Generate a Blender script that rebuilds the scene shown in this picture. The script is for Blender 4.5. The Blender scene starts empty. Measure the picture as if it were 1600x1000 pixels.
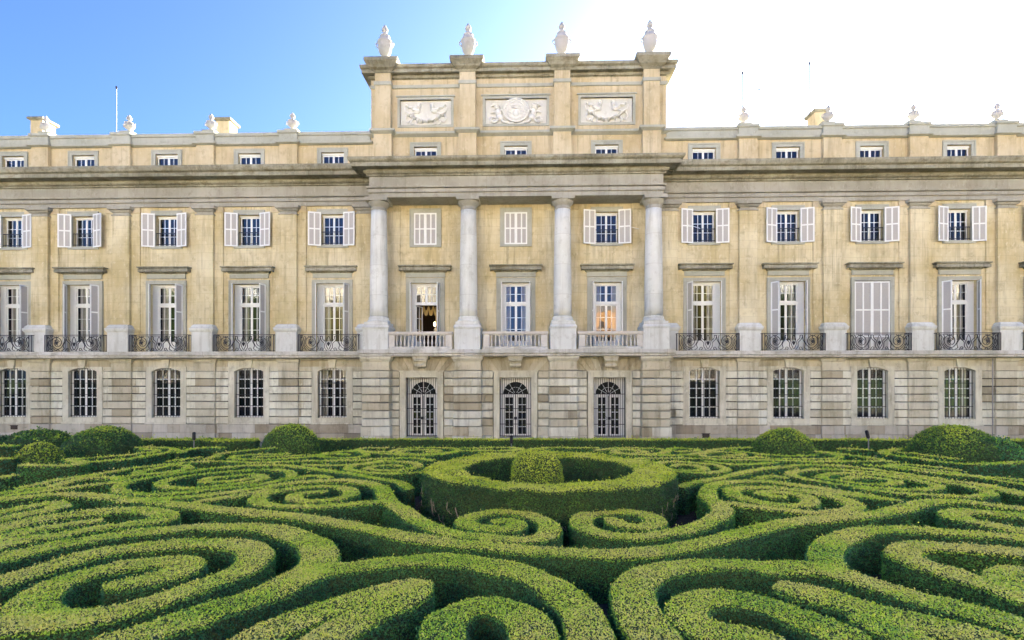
SKY_DUST=3.8; EXPO=3.7; SKY_S=.05; SKY_OZ=6; SKY_AIR=.5
import bpy, math, random
import numpy as np
from mathutils import Vector

random.seed(7); RNG = np.random.default_rng(11)
C = bpy.context.scene.collection
PI = math.pi

# ------------------------------------------------------------------ survey
FPX = 850.0; YAW = math.radians(1.6); EYE = 3.3      # focal length in px of a 1600 px wide photo, camera yaw, eye height
YW = 30.8                                            # wall plane of the palace
YC = 29.8                                            # axis of the portico columns
def on_plane(px, py, Y):
    r = (px-800)/FPX; u = (600-py)/FPX
    X = r*math.cos(YAW)-math.sin(YAW); y = r*math.sin(YAW)+math.cos(YAW)
    t = Y/y
    return X*t, EYE+u*t
def on_level(px, py, z):
    r = (px-800)/FPX; u = (600-py)/FPX
    t = (z-EYE)/u
    return (r*math.cos(YAW)-math.sin(YAW))*t, (r*math.sin(YAW)+math.cos(YAW))*t

# ------------------------------------------------------------------ mesh helper
class MB:
    def __init__(s): s.v=[]; s.f=[]; s.t=[]; s.m=[]; s.tone=.5; s.mat=0
    def add(s, vs, fs):
        o=len(s.v); s.v.extend(vs)
        for f in fs: s.f.append(tuple(i+o for i in f)); s.t.append(s.tone); s.m.append(s.mat)
        return s
    def box(s, x0,x1,y0,y1,z0,z1):
        if x0>x1: x0,x1=x1,x0
        return s.add([(x0,y0,z0),(x1,y0,z0),(x1,y1,z0),(x0,y1,z0),(x0,y0,z1),(x1,y0,z1),(x1,y1,z1),(x0,y1,z1)],
              [(0,3,2,1),(4,5,6,7),(0,1,5,4),(1,2,6,5),(2,3,7,6),(3,0,4,7)])
    def cblock(s, x0,x1,y0,y1,z0,z1,c=.03):          # block with a chamfered front (front = y0)
        return s.add([(x0,y1,z0),(x1,y1,z0),(x1,y1,z1),(x0,y1,z1),
                      (x0,y0+c,z0),(x1,y0+c,z0),(x1,y0+c,z1),(x0,y0+c,z1),
                      (x0+c,y0,z0+c),(x1-c,y0,z0+c),(x1-c,y0,z1-c),(x0+c,y0,z1-c)],
                     [(3,2,1,0),(0,1,5,4),(1,2,6,5),(2,3,7,6),(3,0,4,7),(4,5,9,8),(5,6,10,9),(6,7,11,10),(7,4,8,11),(8,9,10,11)])
    def prism(s, pts, y0, y1):                        # polygon in XZ pushed through y0..y1
        n=len(pts)
        vs=[(x,y0,z) for x,z in pts]+[(x,y1,z) for x,z in pts]
        fs=[tuple(range(n)),tuple(range(2*n-1,n-1,-1))]+[(i,i+n,(i+1)%n+n,(i+1)%n) for i in range(n)]
        return s.add(vs,fs)
    def mould(s, x0,x1,yf,yb,prof,cap=True):          # prof = [(projection, z)...] bottom to top, mitred returns
        vs=[];n=len(prof)
        for p,z in prof: vs+=[(x0-p,yb,z),(x0-p,yf-p,z),(x1+p,yf-p,z),(x1+p,yb,z)]
        fs=[]
        for i in range(n-1):
            a=4*i
            for k in range(3): fs.append((a+k,a+k+1,a+k+5,a+k+4))
        if cap: fs+= [(3,2,1,0),(4*n-4,4*n-3,4*n-2,4*n-1)]
        return s.add(vs,fs)
    def lathe(s, prof, cx=0,cy=0,cz=0,n=20,sx=1,sy=1):
        vs=[];m=len(prof)
        for r,z in prof:
            for k in range(n):
                a=2*PI*k/n; vs.append((cx+r*sx*math.cos(a),cy+r*sy*math.sin(a),cz+z))
        fs=[(i*n+k,i*n+(k+1)%n,(i+1)*n+(k+1)%n,(i+1)*n+k) for i in range(m-1) for k in range(n)]
        fs+=[tuple(range(n-1,-1,-1)),tuple((m-1)*n+k for k in range(n))]
        return s.add(vs,fs)
    def tube(s, pts, r=.012, n=4, flat=1):
        pts=[Vector(p) for p in pts]; vs=[]
        for i,p in enumerate(pts):
            d=(pts[min(i+1,len(pts)-1)]-pts[max(i-1,0)])
            d = d.normalized() if d.length>1e-9 else Vector((0,0,1))
            a=Vector((0,1,0)) if abs(d.y)<.9 else Vector((1,0,0))
            u=d.cross(a).normalized(); w=d.cross(u).normalized()
            for k in range(n):
                t=2*PI*(k+.5)/n; q=p+u*(r*math.cos(t))+w*(r*flat*math.sin(t)); vs.append(tuple(q))
        m=len(pts)
        fs=[(i*n+k,i*n+(k+1)%n,(i+1)*n+(k+1)%n,(i+1)*n+k) for i in range(m-1) for k in range(n)]
        fs+=[tuple(range(n-1,-1,-1)),tuple((m-1)*n+k for k in range(n))]
        return s.add(vs,fs)
    def blob(s, c, r, n=8, m=5):
        prof=[(max(.02,math.sin(PI*(i+.0)/m)),-math.cos(PI*i/m)) for i in range(m+1)]
        vs=[]
        for q,z in prof:
            for k in range(n):
                a=2*PI*k/n; vs.append((c[0]+r[0]*q*math.cos(a),c[1]+r[1]*q*math.sin(a),c[2]+r[2]*z))
        fs=[(i*n+k,i*n+(k+1)%n,(i+1)*n+(k+1)%n,(i+1)*n+k) for i in range(m) for k in range(n)]
        return s.add(vs,fs)
    def mesh(s, name, mat, smooth=False):
        me=bpy.data.meshes.new(name); me.from_pydata(s.v,[],s.f)
        mats = mat if isinstance(mat,(list,tuple)) else [mat]
        for q in mats: me.materials.append(q)
        if len(mats)>1: me.polygons.foreach_set('material_index', s.m)
        at=me.attributes.new('tone','FLOAT','FACE'); at.data.foreach_set('value', s.t)
        if smooth: me.polygons.foreach_set('use_smooth',[True]*len(s.f))
        me.update(); return me
    def build(s, name, mat, parent=None, loc=(0,0,0), smooth=False):
        return put(name, s.mesh(name,mat,smooth), parent, loc)

def put(name, me, parent=None, loc=(0,0,0), rz=0):
    o=bpy.data.objects.new(name, me); C.objects.link(o)
    o.location=loc; o.rotation_euler=(0,0,rz)
    if parent: o.parent=parent
    return o
def tag(o,label,cat,group=None,kind=None):
    if label: o['label']=label
    if cat: o['category']=cat
    if group: o['group']=group
    if kind: o['kind']=kind
    return o
def copy_tree(o,parent=None):
    c=o.copy(); C.objects.link(c)
    if parent: c.parent=parent
    for ch in list(o.children): copy_tree(ch,c)
    return c

# ------------------------------------------------------------------ materials
def newmat(name):
    m=bpy.data.materials.new(name); m.use_nodes=True
    nt=m.node_tree; b=nt.nodes['Principled BSDF']; return m,nt,b
def N(nt,t,**k):
    n=nt.nodes.new(t)
    for a,v in k.items():
        if a in n.inputs.keys(): n.inputs[a].default_value=v
        else: setattr(n,a,v)
    return n
def mixc(nt,fac,a,b,mode='MIX'):
    n=nt.nodes.new('ShaderNodeMix'); n.data_type='RGBA'; n.blend_type=mode
    for sock,v in ((n.inputs[0],fac),(n.inputs[6],a),(n.inputs[7],b)):
        if hasattr(v,'links') or hasattr(v,'is_linked'): nt.links.new(v,sock)
        elif isinstance(v,(int,float)): sock.default_value=v
        else: sock.default_value=(*v,1)
    return n.outputs[2]
def ramp(nt,src,stops):
    n=nt.nodes.new('ShaderNodeValToRGB'); e=n.color_ramp.elements
    while len(e)<len(stops): e.new(.5)
    for i,(p,c) in enumerate(stops):
        e[i].position=p; e[i].color=(*c,1) if len(c)==3 else c
    nt.links.new(src,n.inputs[0]); return n.outputs[0]
def noise(nt,scale,detail=5,rough=.6,vec=None,sc=None):
    geo=nt.nodes.new('ShaderNodeNewGeometry') if vec is None else None
    src=geo.outputs['Position'] if vec is None else vec
    if sc:
        mp=nt.nodes.new('ShaderNodeMapping'); mp.inputs['Scale'].default_value=sc; nt.links.new(src,mp.inputs[0]); src=mp.outputs[0]
    n=N(nt,'ShaderNodeTexNoise'); n.inputs['Scale'].default_value=scale; n.inputs['Detail'].default_value=detail; n.inputs['Roughness'].default_value=rough
    nt.links.new(src,n.inputs['Vector']); return n.outputs['Fac']
def bump(nt,b,h,strength=.4,dist=.02):
    n=nt.nodes.new('ShaderNodeBump'); n.inputs['Strength'].default_value=strength; n.inputs['Distance'].default_value=dist
    nt.links.new(h,n.inputs['Height']); nt.links.new(n.outputs[0],b.inputs['Normal'])
def stone(name, base, dark, light, joints=None, stain=(.5,.75), tone=False, rough=.88, streak=.5, jointcol=None, patina=None, rain=0):
    m,nt,b=newmat(name)
    big=noise(nt,.45,4,.6); mid=noise(nt,2.3,6,.7); fine=noise(nt,22,4,.7)
    col=mixc(nt,ramp(nt,big,[(.35,(0,0,0)),(.65,(1,1,1))]),base,light)
    st=noise(nt,1.0,6,.65,sc=(2.6,2.6,.35))
    col=mixc(nt,ramp(nt,st,[(stain[0],(0,0,0)),(stain[1],(streak,)*3)]),col,dark)
    col=mixc(nt,ramp(nt,mid,[(.55,(0,0,0)),(.72,(.5,.5,.5))]),col,dark)
    col=mixc(nt,ramp(nt,noise(nt,3.6,5,.6,sc=(1.4,1.4,.8)),[(.58,(0,0,0)),(.66,(.55,.55,.55))]),col,light)
    if tone:
        at=nt.nodes.new('ShaderNodeAttribute'); at.attribute_name='tone'
        tc=ramp(nt,at.outputs['Fac'],tone)
        col=mixc(nt,.75,col,tc,'MULTIPLY')
    if joints:
        w,h,f=joints
        geo=nt.nodes.new('ShaderNodeNewGeometry'); sp=nt.nodes.new('ShaderNodeSeparateXYZ'); cb=nt.nodes.new('ShaderNodeCombineXYZ')
        nt.links.new(geo.outputs['Position'],sp.inputs[0]); nt.links.new(sp.outputs['X'],cb.inputs[0]); nt.links.new(sp.outputs['Z'],cb.inputs[1])
        br=nt.nodes.new('ShaderNodeTexBrick'); br.inputs['Scale'].default_value=1; br.inputs['Brick Width'].default_value=w; br.inputs['Row Height'].default_value=h
        br.inputs['Mortar Size'].default_value=.012; br.inputs['Mortar Smooth'].default_value=.3
        br.inputs['Color1'].default_value=(.86,.86,.86,1); br.inputs['Color2'].default_value=(1.08,1.06,1.02,1); br.inputs['Mortar'].default_value=(*(jointcol or (.55,.5,.42)),1)
        nt.links.new(cb.outputs[0],br.inputs['Vector'])
        col=mixc(nt,f,col,br.outputs['Color'],'MULTIPLY')
    if rain:
        rn=noise(nt,1.0,5,.7,sc=(5.5,5.5,.16)); lo=noise(nt,.5,3,.6)
        f=mixc(nt,1.,ramp(nt,rn,[(.52,(0,0,0)),(.70,(rain,)*3)]),ramp(nt,lo,[(.38,(0,0,0)),(.6,(1,1,1))]),'MULTIPLY')
        col=mixc(nt,f,col,tuple(x*.62 for x in dark))
    if patina:
        col=mixc(nt,ramp(nt,noise(nt,1.6,6,.7,sc=(1,1,2.2)),[(.5,(0,0,0)),(.66,(.7,.7,.7))]),col,patina)
    nt.links.new(col,b.inputs['Base Color']); b.inputs['Roughness'].default_value=rough
    b.inputs['Specular IOR Level'].default_value=.2
    bump(nt,b,mixc(nt,.5,fine,mid),.5,.02)
    return m
def plain(name,col,rough=.5,metal=0,var=.15,scale=6):
    m,nt,b=newmat(name)
    c=mixc(nt,noise(nt,scale,4),tuple(x*(1-var) for x in col),tuple(min(1,x*(1+var)) for x in col))
    nt.links.new(c,b.inputs['Base Color']); b.inputs['Roughness'].default_value=rough; b.inputs['Metallic'].default_value=metal
    return m
M={}
M['ochre']=stone('ochre_render',(.545,.46,.25),(.26,.215,.11),(.72,.655,.45),joints=(1.15,.47,.32),streak=.6,rain=.55)
M['ochre_plain']=stone('ochre_plaster',(.53,.435,.25),(.29,.235,.125),(.65,.57,.39),streak=.55,rain=.45)
M['grey']=stone('grey_cornice_stone',(.24,.23,.165),(.075,.072,.045),(.42,.41,.32),joints=(1.7,9.,.5),streak=.55,patina=(.15,.13,.07),rain=.5)
M['frieze']=stone('frieze_stone',(.325,.315,.255),(.17,.16,.11),(.43,.42,.355),joints=(2.2,9.,.4),streak=.4)
M['trim']=stone('window_trim_stone',(.385,.395,.325),(.25,.25,.19),(.48,.49,.42),streak=.35)
M['pale']=stone('pale_stone',(.63,.645,.585),(.38,.37,.29),(.75,.765,.72),streak=.6,joints=(9.,1.63,.45),rain=.4)
M['slab']=stone('weathered_slab_stone',(.50,.49,.42),(.24,.23,.165),(.68,.67,.62),joints=(1.35,9.,.7),streak=.6,patina=(.30,.28,.20))
TN=[(0,(.50,.42,.29)),(.3,(.82,.74,.60)),(.6,(1.0,.98,.92)),(1,(1.28,1.29,1.28))]
M['rust']=stone('rusticated_stone',(.54,.525,.41),(.23,.205,.13),(.71,.70,.59),tone=TN,streak=.7,rain=.35)
M['plinth']=stone('plinth_granite',(.43,.41,.345),(.22,.205,.155),(.56,.54,.47),tone=TN,streak=.6,rain=.3)
M['relief']=stone('marble_relief',(.76,.76,.69),(.60,.55,.45),(.84,.84,.79),streak=.3)
M['relief_ground']=stone('relief_ground',(.64,.64,.56),(.50,.47,.38),(.76,.76,.69),streak=.3)  # darker than the carving: shade behind the figures put into the colour
M['urn']=stone('urn_stone',(.38,.385,.35),(.28,.25,.21),(.52,.50,.47),streak=.3)
M['balus']=stone('balustrade_stone',(.56,.53,.46),(.36,.32,.25),(.68,.65,.59),streak=.4)
M['white']=plain('white_paint',(.78,.80,.765),.45,var=.06)
M['louvre']=plain('grey_louvre',(.44,.43,.40),.7,var=.1,scale=12)
M['iron']=plain('black_iron',(.012,.012,.018),.5,var=.3)
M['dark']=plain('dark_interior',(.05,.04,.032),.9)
M['curtain']=plain('curtain_cloth',(.62,.58,.50),.9)
M['gold']=plain('gold_drapery',(.50,.36,.12),.7)
M['metalgrey']=plain('grey_metal',(.25,.25,.26),.45,metal=.6)
M['roof']=plain('roof_lead',(.22,.20,.18),.8)
def glassmat():
    m=bpy.data.materials.new('window_glass'); m.use_nodes=True; nt=m.node_tree; nt.nodes.clear()
    out=nt.nodes.new('ShaderNodeOutputMaterial'); mx=nt.nodes.new('ShaderNodeMixShader')
    g=nt.nodes.new('ShaderNodeBsdfGlossy'); g.inputs['Roughness'].default_value=.02; g.inputs['Color'].default_value=(.9,.95,1,1)
    t=nt.nodes.new('ShaderNodeBsdfTransparent'); t.inputs['Color'].default_value=(.75,.78,.78,1)
    lw=nt.nodes.new('ShaderNodeFresnel'); lw.inputs['IOR'].default_value=1.75
    bp=nt.nodes.new('ShaderNodeBump'); bp.inputs['Strength'].default_value=.12; bp.inputs['Distance'].default_value=.05
    nt.links.new(noise(nt,1.3,2),bp.inputs['Height']); nt.links.new(bp.outputs[0],g.inputs['Normal'])
    nt.links.new(lw.outputs[0],mx.inputs[0]); nt.links.new(t.outputs[0],mx.inputs[1]); nt.links.new(g.outputs[0],mx.inputs[2])
    nt.links.new(mx.outputs[0],out.inputs[0]); return m
M['glass']=glassmat()
def emis(name,col,s):
    m,nt,b=newmat(name); b.inputs['Base Color'].default_value=(*col,1)
    b.inputs['Emission Color'].default_value=(*col,1); b.inputs['Emission Strength'].default_value=s; return m
M['lamp']=emis('lamp_flame',(1,.62,.25),6)
# ------------------------------------------------------------------ the palace
palace=bpy.data.objects.new('palace',None); C.objects.link(palace); palace.location=(-.65,YW,0)
tag(palace,'long ochre and grey stone palace with a four column portico and balconies behind the garden','palace')
def pb(mb,name,mat,smooth=False,parent=palace):       # meshes are made in world coordinates, parts hang under the palace
    o=mb.build(name,mat,parent,smooth=smooth)
    if parent is palace: o.location=(.65,-YW,0)
    return o
def pp(name,me,x,y,z=0,rz=0):                         # a shared mesh placed in world coordinates under the palace
    return put(name,me,palace,(x+.65,y-YW,z),rz)

LB=[-34.6,-29.85,-25.67,-20.76,-15.93,-11.11]          # bay axes left wing
RB=[9.91,14.55,19.15,23.88,28.55,33.2,37.85,42.5,47.15,51.8,56.45]  # bays past the view added so the longer wing casts more shade
CB=[-5.78,-.64,4.48]
BAYS=LB+CB+RB
LP=[-37,-32.3,-28.1,-23.3,-18.42,-13.6]; RP=[12.28,16.9,21.6,26.3,30.95,35.6,40.2,44.85,49.5,54.15,58.8]
COLX=[-8.18,-3.22,1.93,6.87]
XL,XR=-39.,60.2  # right end stretched out of view for its shadow
def wall_holes(mb,x0,x1,z0,z1,holes,y,depth):
    xs=sorted({x0,x1,*[h[0] for h in holes],*[h[1] for h in holes]}); zs=sorted({z0,z1,*[h[2] for h in holes],*[h[3] for h in holes]})
    xs=[x for x in xs if x0<=x<=x1]; zs=[z for z in zs if z0<=z<=z1]
    def inh(x,z): return any(h[0]<x<h[1] and h[2]<z<h[3] for h in holes)
    for i in range(len(xs)-1):
        for k in range(len(zs)-1):
            a,b,c,d=xs[i],xs[i+1],zs[k],zs[k+1]
            if not inh((a+b)/2,(c+d)/2):
                for yy in (y,y+depth): mb.add([(a,yy,c),(b,yy,c),(b,yy,d),(a,yy,d)],[(0,1,2,3)])
    for a,b,c,d in holes:
        mb.add([(a,y,c),(b,y,c),(b,y,d),(a,y,d),(a,y+depth,c),(b,y+depth,c),(b,y+depth,d),(a,y+depth,d)],
               [(0,1,5,4),(1,2,6,5),(2,3,7,6),(3,0,4,7)])
# upper walls (piano nobile + top floor)
HW=lambda b:.84 if b in CB else .98
hol=[(b-HW(b),b+HW(b),5.10,9.04) for b in BAYS]+[(b-.64,b+.64,11.24,13.0) for b in BAYS]
mb=MB(); wall_holes(mb,XL,XR,4.9,14.9,hol,YW,.45); pb(mb,'wall',M['ochre'])
# attic walls
hol=[(b-.66,b+.66,15.4,16.54) for b in LB+RB]
for (a,b) in ((XL,-8.9),(7.82,XR)):
    mb=MB(); wall_holes(mb,a,b,14.9,17.1,[h for h in hol if a<h[0]<b],YW,.4); pb(mb,'attic_wall',M['ochre_plain'])
RW=lambda b:1.74 if abs(b+.64)<.01 else 1.46
hol=[(b-.66,b+.66,15.4,16.8) for b in CB]+[(b-RW(b),b+RW(b),18.03,19.46) for b in CB]
mb=MB(); wall_holes(mb,-8.9,7.82,14.9,21.0,hol,YW,.3)
for x in (-8.9,7.82): mb.add([(x,YW,14.9),(x,YW+5,14.9),(x,YW+5,21.),(x,YW,21.)],[(0,1,2,3)])
mb.add([(-8.9,YW+5,14.9),(7.82,YW+5,14.9),(7.82,YW+5,21.),(-8.9,YW+5,21.)],[(0,1,2,3)])
pb(mb,'pavilion_wall',M['ochre_plain'])
# body behind, floors, roof
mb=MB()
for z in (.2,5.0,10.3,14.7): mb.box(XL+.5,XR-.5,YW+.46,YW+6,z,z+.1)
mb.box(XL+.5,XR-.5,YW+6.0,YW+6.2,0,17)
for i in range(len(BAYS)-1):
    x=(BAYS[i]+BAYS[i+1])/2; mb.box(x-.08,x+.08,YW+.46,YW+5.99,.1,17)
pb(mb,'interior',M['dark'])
mb=MB(); mb.box(XL,XR,YW+.41,YW+17,17.0,17.12); mb.box(-8.85,7.77,YW+.31,YW+4.98,20.8,20.95)
roof=pb(mb,'roof',M['roof'])
for q in ((XL,XR,YW+17,YW+17.4),(XL-.3,XL,YW+.02,YW+17.4),(XR,XR+.3,YW+.02,YW+17.4)): pb(MB().box(*q,0,17.1),'outer_wall',M['ochre_plain'])
def chim(px,py0,py1,w,Y,capn):
    x,z1=on_plane(px,py0,Y); 
    m=MB(); m.box(x-w/2,x+w/2,Y,Y+.9,17.1,z1-.15); o=m.build('chimney',M['ochre_plain'],roof)
    m=MB(); m.mould(x-w/2,x+w/2,Y,Y+1.05,[(0,z1-.2),(.12,z1-.14),(.14,z1-.05),(.1,z1)]); m.build('chimney_cap',M['grey'],roof)
chim(57,183,200,.75,YW+1.2,1); chim(348,184,200,.8,YW+1.6,1); chim(1283,170,195,.7,YW+1.5,1)

# ---- ground floor: plinth + rusticated courses of real blocks
mb=MB()
GB=LB+RB
segs=[]   # wall spans between window surrounds: (x0,x1)
def block_row(mb,x0,x1,y0,y1,z0,z1,seed,c=.03,wmin=.7,wmax=1.5,white=0):
    r=random.Random(seed); x=x0
    if x1-x0<.25:
        mb.tone=r.uniform(.2,.8); mb.cblock(x0,x1,y0,y1,z0,z1,c); return
    while x<x1-.01:
        w=r.uniform(wmin,wmax); nx=min(x1,x+w)
        if x1-nx<.4: nx=x1
        edge = (x==x0 or nx==x1)
        q=r.random()
        mb.tone = (r.uniform(.72,.98) if (edge and r.random()<white) else (r.uniform(.0,.25) if q<.17 else (r.uniform(.6,.85) if q>.75 else r.uniform(.3,.6))))
        mb.cblock(x,nx,y0,y1,z0,z1,c if abs(z1-z0)>.2 else .01); x=nx
zr=[1.0+i*.434 for i in range(8)]   # 1.0 .. 4.04
piersW=[(p,1.15) for p in LP+RP]+[(-9.05,.7),(7.72,.7)]
OB=sorted(GB)
# wing walls: spans between openings (window surround half width 1.18)
def spans(lo,hi,centres,half):
    out=[];x=lo
    for c in sorted(centres):
        if c-half>x and c<hi: out.append((x,c-half)); x=c+half
    if x<hi: out.append((x,hi))
    return out
sw=spans(XL,-8.75,LB,1.18)+spans(7.45,XR,RB,1.18)
for si,(a,b) in enumerate(sw):
    mb=MB()
    for i in range(7):
        block_row(mb,a,b,YW-.10,YW+.35,zr[i]+.02,zr[i+1]-.02,si*31+i,.03,.55,1.6,white=.85)
    mb.tone=.5; mb.box(a,b,YW-.055,YW+.35,4.04,4.285); pb(mb,'rusticated_wall',M['rust'])
# below and above the windows in the wings
for c in GB:
    mb=MB(); mb.tone=.55; mb.box(c-1.18,c+1.18,YW-.05,YW+.35,1.0,1.06)
    mb.box(c-1.18,c-.86,YW+.0,YW+.35,1.06,4.02); mb.box(c+.86,c+1.18,YW+.0,YW+.35,1.06,4.02); mb.box(c-.86,c+.86,YW+.0,YW+.35,1.06,1.38); pb(mb,'window_backing',M['rust'])
for (a,b) in [(XL,-8.75),(7.45,XR)]:                 # band under the slab
    mb=MB(); mb.tone=.4; x=a
    r=random.Random(int(a)+50)
    while x<b:
        nx=min(b,x+r.uniform(.9,1.6)); mb.tone=r.uniform(.1,.6); mb.cblock(x,nx,YW-.06,YW+.35,4.285,4.62,.012); x=nx
    mb.tone=.45; mb.mould(a,b,YW-.04,YW+.3,[(0,4.62),(.05,4.66),(.07,4.74)]); pb(mb,'lintel_band',M['rust'])
# piers of the wings, one part each
for i,(p,w) in enumerate(piersW):
    m=MB()
    for k in range(7): block_row(m,p-w/2,p+w/2,YW-.22,YW-.11,zr[k]+.02,zr[k+1]-.02,900+i*17+k,.03,.9,1.3)
    m.tone=.35; m.cblock(p-w/2,p+w/2,YW-.22,YW-.07,4.04,4.5,.015); m.tone=.5; m.mould(p-w/2,p+w/2,YW-.21,YW-.03,[(0,4.5),(.05,4.56),(.09,4.66),(.09,4.745)])
    pb(m,'pier',M['rust'])
    m=MB(); 
    for k,(z0,z1) in enumerate(((0,.5),(.5,1.0))): block_row(m,p-w/2-.03,p+w/2+.03,YW-.27,YW-.16,z0+.006,z1-.006,70+i*3+k,.012,.5,.9)
    pb(m,'pier_plinth',M['plinth'])
for j,(a,b) in enumerate(((XL,-8.5),(7.2,XR))):
    mb=MB()
    for k,(z0,z1) in enumerate(((0,.5),(.5,1.0))): block_row(mb,a,b,YW-.15,YW+.3,z0+.006,z1-.006,40+k*3+j,.012,.7,1.7)
    pb(mb,'plinth',M['plinth'])
# ---- centre ground floor
YP=29.12                                             # face of the portico piers
YD=29.75                                             # face of the door wall
dw=.87
holes=[(c-dw,c+dw,.38,3.64) for c in CB]
for (a,b) in spans(-8.3,7.0,CB,1.22):
    mb=MB()
    for i in range(7): block_row(mb,a,b,YD-.10,YD+.5,zr[i]+.02,zr[i+1]-.02,int(a*7)+i,.035,.5,.9,white=.5)
    for i in range(2): block_row(mb,a,b,YD-.14,YD+.5,i*.5+.006,i*.5+.494,int(a*5)+i,.02,.5,.9)
    pb(mb,'portico_wall',M['rust'])
for c in CB:                                         # splayed voussoirs over each door
    n=9; mb=MB()
    for k in range(n):
        a0=-1+2*k/n; a1=-1+2*(k+1)/n
        mb.tone=random.uniform(.05,.5)
        mb.prism([(c+a0*1.25+.01,4.03),(c+a1*1.25-.01,4.03),(c+a1*1.95-.01,4.78),(c+a0*1.95+.01,4.78)],YD-.06,YD+.4)
    mb.tone=.4; mb.box(c-1.22,c+1.22,YD+.02,YD+.4,3.95,4.05); pb(mb,'voussoirs',M['rust'])
mb=MB(); mb.tone=.25; mb.box(-8.3,7.0,YD+.0,YD+.42,4.04,4.79)
pb(mb,'lintel_band',M['rust'])
for i,c in enumerate(COLX):
    w=1.5; m=MB()
    for k in range(7): block_row(m,c-w/2,c+w/2,YP,YD+.2,zr[k]+.02,zr[k+1]-.02,500+i*17+k,.035,.9,1.6)
    m.tone=.3; m.cblock(c-w/2+.03,c+w/2-.03,YP+.04,YD,4.1,4.5,.01); m.cblock(c-w/2-.02,c+w/2+.02,YP-.02,YD,4.05,4.12,.01)
    m.tone=.45; m.mould(c-w/2+.02,c+w/2-.02,YP+.03,YD,[(0,4.5),(.05,4.58),(.11,4.68),(.11,4.78)])
    for k in range(2): block_row(m,c-w/2-.04,c+w/2+.04,YP-.05,YD,k*.5+.006,k*.5+.494,800+i*5+k,.015,.5,.9)
    pb(m,'portico_pier',M['rust'])
for c in CB:                                         # console under each balustrade
    m=MB(); m.tone=.4
    m.prism([(c-.42,4.79),(c+.42,4.79),(c+.38,4.66),(c-.38,4.66)],YP+.05,YD)
    m.prism([(c-.33,4.66),(c+.33,4.66),(c+.24,4.22),(c-.24,4.22)],YP+.22,YD)
    m.tube([(c-.3,YP+.2,4.3),(c+.3,YP+.2,4.3)],.09,8); m.tube([(c-.34,YP+.12,4.58),(c+.34,YP+.12,4.58)],.08,8)
    for q in (-.2,-.07,.07,.2): m.box(c+q-.03,c+q+.03,YP+.1,YP+.2,4.22,4.32)
    pb(m,'console',M['rust'])
# ---- slab (string course carrying the balconies)
pr=[(0,4.76),(.05,4.8),(.05,4.86),(.12,4.93),(.12,5.12)]
for q in ((XL,-8.95,YW-.62,YW,pr),(7.75,XR,YW-.62,YW,pr),(-8.95,7.72,YP+.0,YW,[(0,4.79),(.06,4.84),(.06,4.9),(.14,4.97),(.14,5.16)])): pb(MB().mould(*q),'balcony_slab',M['slab'])

# ---- main entablature
def entab(mb,x0,x1,yf,kind,dz=0):
    if kind=='a': mb.mould(x0,x1,yf,YW,[(0,13.46+dz),(0,13.66),(-.04,13.665),(-.04,13.70),(.06,13.71),(.06,13.90),(-.02,13.905),(-.02,13.935),(.13,13.95),(.15,14.03)])
    if kind=='f': mb.mould(x0,x1,yf,YW,[(0,14.0),(0,14.58)])
    if kind=='c': mb.mould(x0,x1,yf,YW,[(-.03,14.55),(-.03,14.585),(.12,14.59),(.12,14.66),(.04,14.67),(.20,14.72),(.27,14.80),(.27,14.85),(.14,14.87),(.14,14.95),(.70,14.96),(.70,14.92),(.80,14.92),(.80,15.10),(.76,15.11),(.76,15.14),(.90,15.20),(.97,15.36),(.97,15.47)])
for k_,nm_,mt_ in (('a','architrave','frieze'),('f','frieze','frieze'),('c','cornice','grey')):
    for x0_,x1_,yf_ in ((XL,-8.6,YW-.13),(7.3,XR,YW-.13),(-8.6,7.3,YC-.40)):
        mb=MB(); entab(mb,x0_,x1_,yf_,k_)
        if yf_<YW-1: mb.v=[(x, y if y>YW-.01 else yf_+(y-yf_)*.80, z-.09*(1 if z>15.2 else 0)) for x,y,z in mb.v] if k_=='c' else mb.v
        pb(mb,nm_,M[mt_])
# ---- pilasters with backing strips, pedestals
for p in LP+RP+[-9.2,7.9]:
    w=.98; m=MB()
    m.box(p-w/2,p+w/2,YW-.24,YW+.02,6.6,12.97)
    m.box(p-.98,p+.98,YW-.06,YW+.01,6.3,13.2)
    o=pb(m,'pilaster',M['ochre'])
    m=MB(); m.mould(p-w/2,p+w/2,YW-.24,YW,[(.05,12.94),(.05,13.01),(-.02,13.02),(-.02,13.13),(.06,13.15),(.13,13.24),(.05,13.25),(.05,13.27),(.18,13.28),(.18,13.44),(.12,13.458)]); m.build('capital',M['frieze'],o)
    m=MB(); m.mould(p-.98,p+.98,YW-.06,YW,[(.0,13.1),(.04,13.14),(.04,13.22),(.02,13.455)]); m.build('strip_capital',M['ochre_plain'],o)
    m=MB(); m.box(p-.6,p+.6,YW-.5,YW,5.12,6.26); m.mould(p-.6,p+.6,YW-.5,YW,[(.02,6.25),(.08,6.34),(.10,6.46),(.04,6.5),(.0,6.6),(-.08,6.68)]); 
    if p in (-9.2,7.9): m=MB(); m.box(p-.35,p+.45,YW-.5,YW,5.12,6.26); m.mould(p-.35,p+.45,YW-.5,YW,[(.02,6.25),(.08,6.34),(.10,6.46),(.04,6.5),(.0,6.6),(-.08,6.68)])
    m.build('pedestal',M['pale'],o)
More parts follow.
